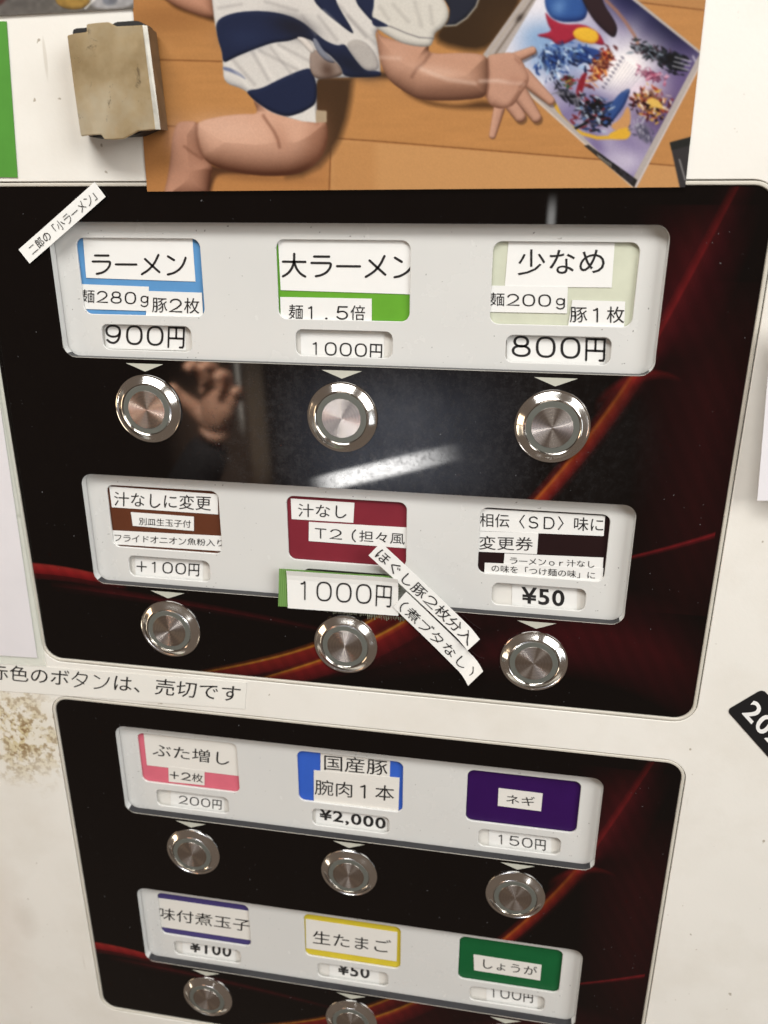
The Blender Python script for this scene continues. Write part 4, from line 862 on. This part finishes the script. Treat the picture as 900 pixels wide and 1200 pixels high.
    clutter(640, 345, 40, 14, 60, [(180, 84, 116), (220, 160, 184), (112, 46, 80)], 2.6, 1.0, rot=0.3); clutter(634, 470, 48, 40, 150, [(150, 40, 34), (84, 22, 24), (216, 170, 62), (200, 100, 50), (34, 18, 22), (230, 214, 190)], 3.2, 1.2, rot=0.5)
    a.poly(D((612, 456), (650, 446), (690, 478), (690, 500), (640, 490)), (226, 184, 84)); clutter(604, 610, 40, 22, 60, [(112, 108, 136), (176, 176, 196), (76, 74, 100)], 2.6, 1.0, rot=0.9)
    for k in range(9): a.line(D((420+k*13, 408+k*2), (508+k*11, 268+k*9)), 0.55, (150, 150, 172), 0.55)
    for k in range(9): a.line(D((414+k*11, 396-k*17), (424+k*11, 404-k*17)), 0.8, (70, 66, 92), 0.8)
    for k in range(10): a.dab(812+k*0.9, 66+k*1.7, 1.3, 2.0, 0.6, (214, 214, 222))
    for k in range(3): a.line(D((836+k*8, 318), (856+k*4, 272)), 0.5, (214, 214, 222), 0.8)
    a.c = soften(a.c, 1)
    d.c = d.c*(1-m[..., None])+a.c*m[..., None]
    ms = np.clip(d.sd(D((330, 668), (350, 664), (575, 826), (560, 860)))/1.2+0.5, 0, 1); d.put(ms*(0.75+0.25*n2), (36, 34, 34)); 
    for k in range(7): d.line(D((392+k*10, 708+k*7), (400+k*9, 722+k*7)), 0.6, (180, 176, 160), 0.7)
    mm = hand_shape(d, True); sh = np.clip(np.roll(mm, (3, 2), (0, 1)), 0, 1)*np.clip(d.sd([(588, 50), (700, 60), (700, 200), (600, 170)])/2, 0, 1); d.put(sh*0.45, (60, 44, 40))
    c = d.c*(1-mm[..., None])+hand*mm[..., None]
    q = Paint(X, Y, 0); q.c = c
    q.poly([(785, 167), (830, 155), (830, 226), (798, 226)], (66, 64, 66), round_=False); q.poly([(785, 167), (830, 155), (830, 165), (787, 176)], (50, 52, 50), round_=False)
    for k in range(8): q.line([(796+k*0.9, 187+k*3.2), (797+k*0.9, 189+k*3.2)], 0.7, (190, 190, 190), 0.7)
    c = soften(q.c, 1)*(0.98+0.04*vnoise(X, Y, 1.3, 11))[..., None]
    # print colours slightly muted, contrast and tint adjusted
    gr = c.mean(-1, keepdims=True); c = c*0.9+gr*0.1
    gr = c.mean(-1, keepdims=True); c = c*0.88+gr*0.12; c = (c-130)*1.06+114; return np.clip(c*np.array([1.0, 0.985, 0.97]), 6, 255)
MAT['print'] = make_print_mat('glossy_photo_print')
o = print_mesh('photo_print', lambda y: 155+y*(17.5/224), lambda y: 827-y*(24/219), -60, lambda s: 224.5-5.2*s, 1.0, -0.0052, paint_baby, MAT['print'])
tag(o, 'large glossy photo print of a child in a striped romper on a wooden floor', 'photo print')
def paint_small(X, Y):
    p = Paint(X, Y, (96, 92, 86)); p.blur(20, 0, 50, 20, (84, 80, 78), 0.6); p.poly([(62, -20), (112, -20), (108, 4), (92, 12), (74, 10), (64, 2)], (142, 112, 56), edge=(96, 74, 40), k=6)
    p.poly([(108, -20), (160, -20), (160, 8), (104, 12)], (150, 148, 148), soft=2); p.poly([(118, -20), (138, -20), (138, 5), (120, 7)], (104, 106, 112), soft=2); p.line([(100, 10), (120, -10)], 1.2, (210, 208, 200), 0.7)
    p.poly([(-10, -20), (14, -20), (6, 4), (-10, 8)], (70, 44, 40), soft=2); p.c *= (0.9+0.2*vnoise(X, Y, 5, 4))[..., None]; return p.c
o = print_mesh('photo_print', lambda y: -30+0*y, lambda y: 156+0*y, -70, lambda s: 20-10.5*s, 1.5, -0.0064, paint_small, MAT['print'])
tag(o, 'dim grey photo print cut off by the top left edge', 'photo print')

# ------------------------------------------------------------------ the hand of the person taking the picture, mirrored in the glass
def skin_chain(name, verts, edges, radii, mat, root=0):
    me = bpy.data.meshes.new(name); me.from_pydata(verts, edges, []); me.materials.append(mat); o = bpy.data.objects.new(name, me); COL.objects.link(o)
    o.modifiers.new('skin', 'SKIN'); 
    for i, (v, rr) in enumerate(zip(me.skin_vertices[0].data, radii)): v.radius = (rr, rr); v.use_root = (i == root)
    sb = o.modifiers.new('smooth', 'SUBSURF'); sb.levels = 1; sb.render_levels = 2; return o
g = G('skin'); g.set(Base_Color=g.ramp(g.noise(60), [(0.3, (0.50, 0.27, 0.18, 1)), (0.7, (0.58, 0.33, 0.23, 1))]), Roughness=0.5); g.b.inputs['Subsurface Weight'].default_value = 0.1
hv = [(0, 0, -0.045), (0.0, 0.0, -0.055), (-0.004, 0.0, -0.065), (0.0, 0, -0.01)]; hr = [0.026, 0.026, 0.032, 0.030]; he = [(0, 1), (1, 2), (0, 3)]
def finger(base, pts, r0, r1):
    b = 3; n = len(pts)
    for k, p_ in enumerate(pts): hv.append(p_); hr.append(r0+(r1-r0)*k/(n-1)); he.append((b, len(hv)-1)); b = len(hv)-1
finger(3, [(-0.030, 0.002, 0.022), (-0.036, 0.014, 0.048), (-0.038, 0.032, 0.060), (-0.037, 0.046, 0.056)], 0.0085, 0.0065)
finger(3, [(-0.010, 0.0, 0.028), (-0.012, 0.012, 0.060), (-0.012, 0.032, 0.074), (-0.012, 0.050, 0.070)], 0.0090, 0.0070)
finger(3, [(0.010, 0.0, 0.027), (0.013, 0.010, 0.056), (0.014, 0.030, 0.070), (0.014, 0.046, 0.068)], 0.0088, 0.0068)
finger(3, [(0.029, 0.002, 0.020), (0.036, 0.010, 0.042), (0.040, 0.026, 0.054), (0.041, 0.038, 0.052)], 0.0078, 0.0058)
b0 = len(hv); hv += [(-0.034, 0.012, -0.028), (-0.056, 0.030, -0.006), (-0.062, 0.044, 0.014)]; hr += [0.013, 0.0105, 0.008]; he += [(0, b0), (b0, b0+1), (b0+1, b0+2)]
hc = mirrored(258, 470, 3.4)
hand = skin_chain('person', hv, he, hr, g.m); hand.location = hc; hand.rotation_euler = (math.radians(-12), math.radians(22), math.radians(14))
sleeve = skin_chain('sleeve', [(0, 0, -0.07), (-0.01, 0.01, -0.13), (-0.03, 0.02, -0.22)], [(0, 1), (1, 2)], [0.034, 0.040, 0.046], simple('black_sleeve_cloth', (0.012, 0.012, 0.014), 0.9)); sleeve.parent = hand
tag(hand, 'bare hand of the person taking the picture, seen only as a reflection', 'person')
sp = bpy.data.lights.new('hand_fill_spot', 'SPOT'); sp.energy = 260; sp.spot_size = math.radians(30); sp.spot_blend = 0.6; sp.color = (1.0, 0.93, 0.84); sp.shadow_soft_size = 0.03  # spot added only to brighten the reflected hand
so = bpy.data.objects.new('hand_fill_spot', sp); COL.objects.link(so); so.location = hc+Vector((0.12, 0.42, 0.42)); so.rotation_euler = (hc-so.location).to_track_quat('-Z', 'Y').to_euler()
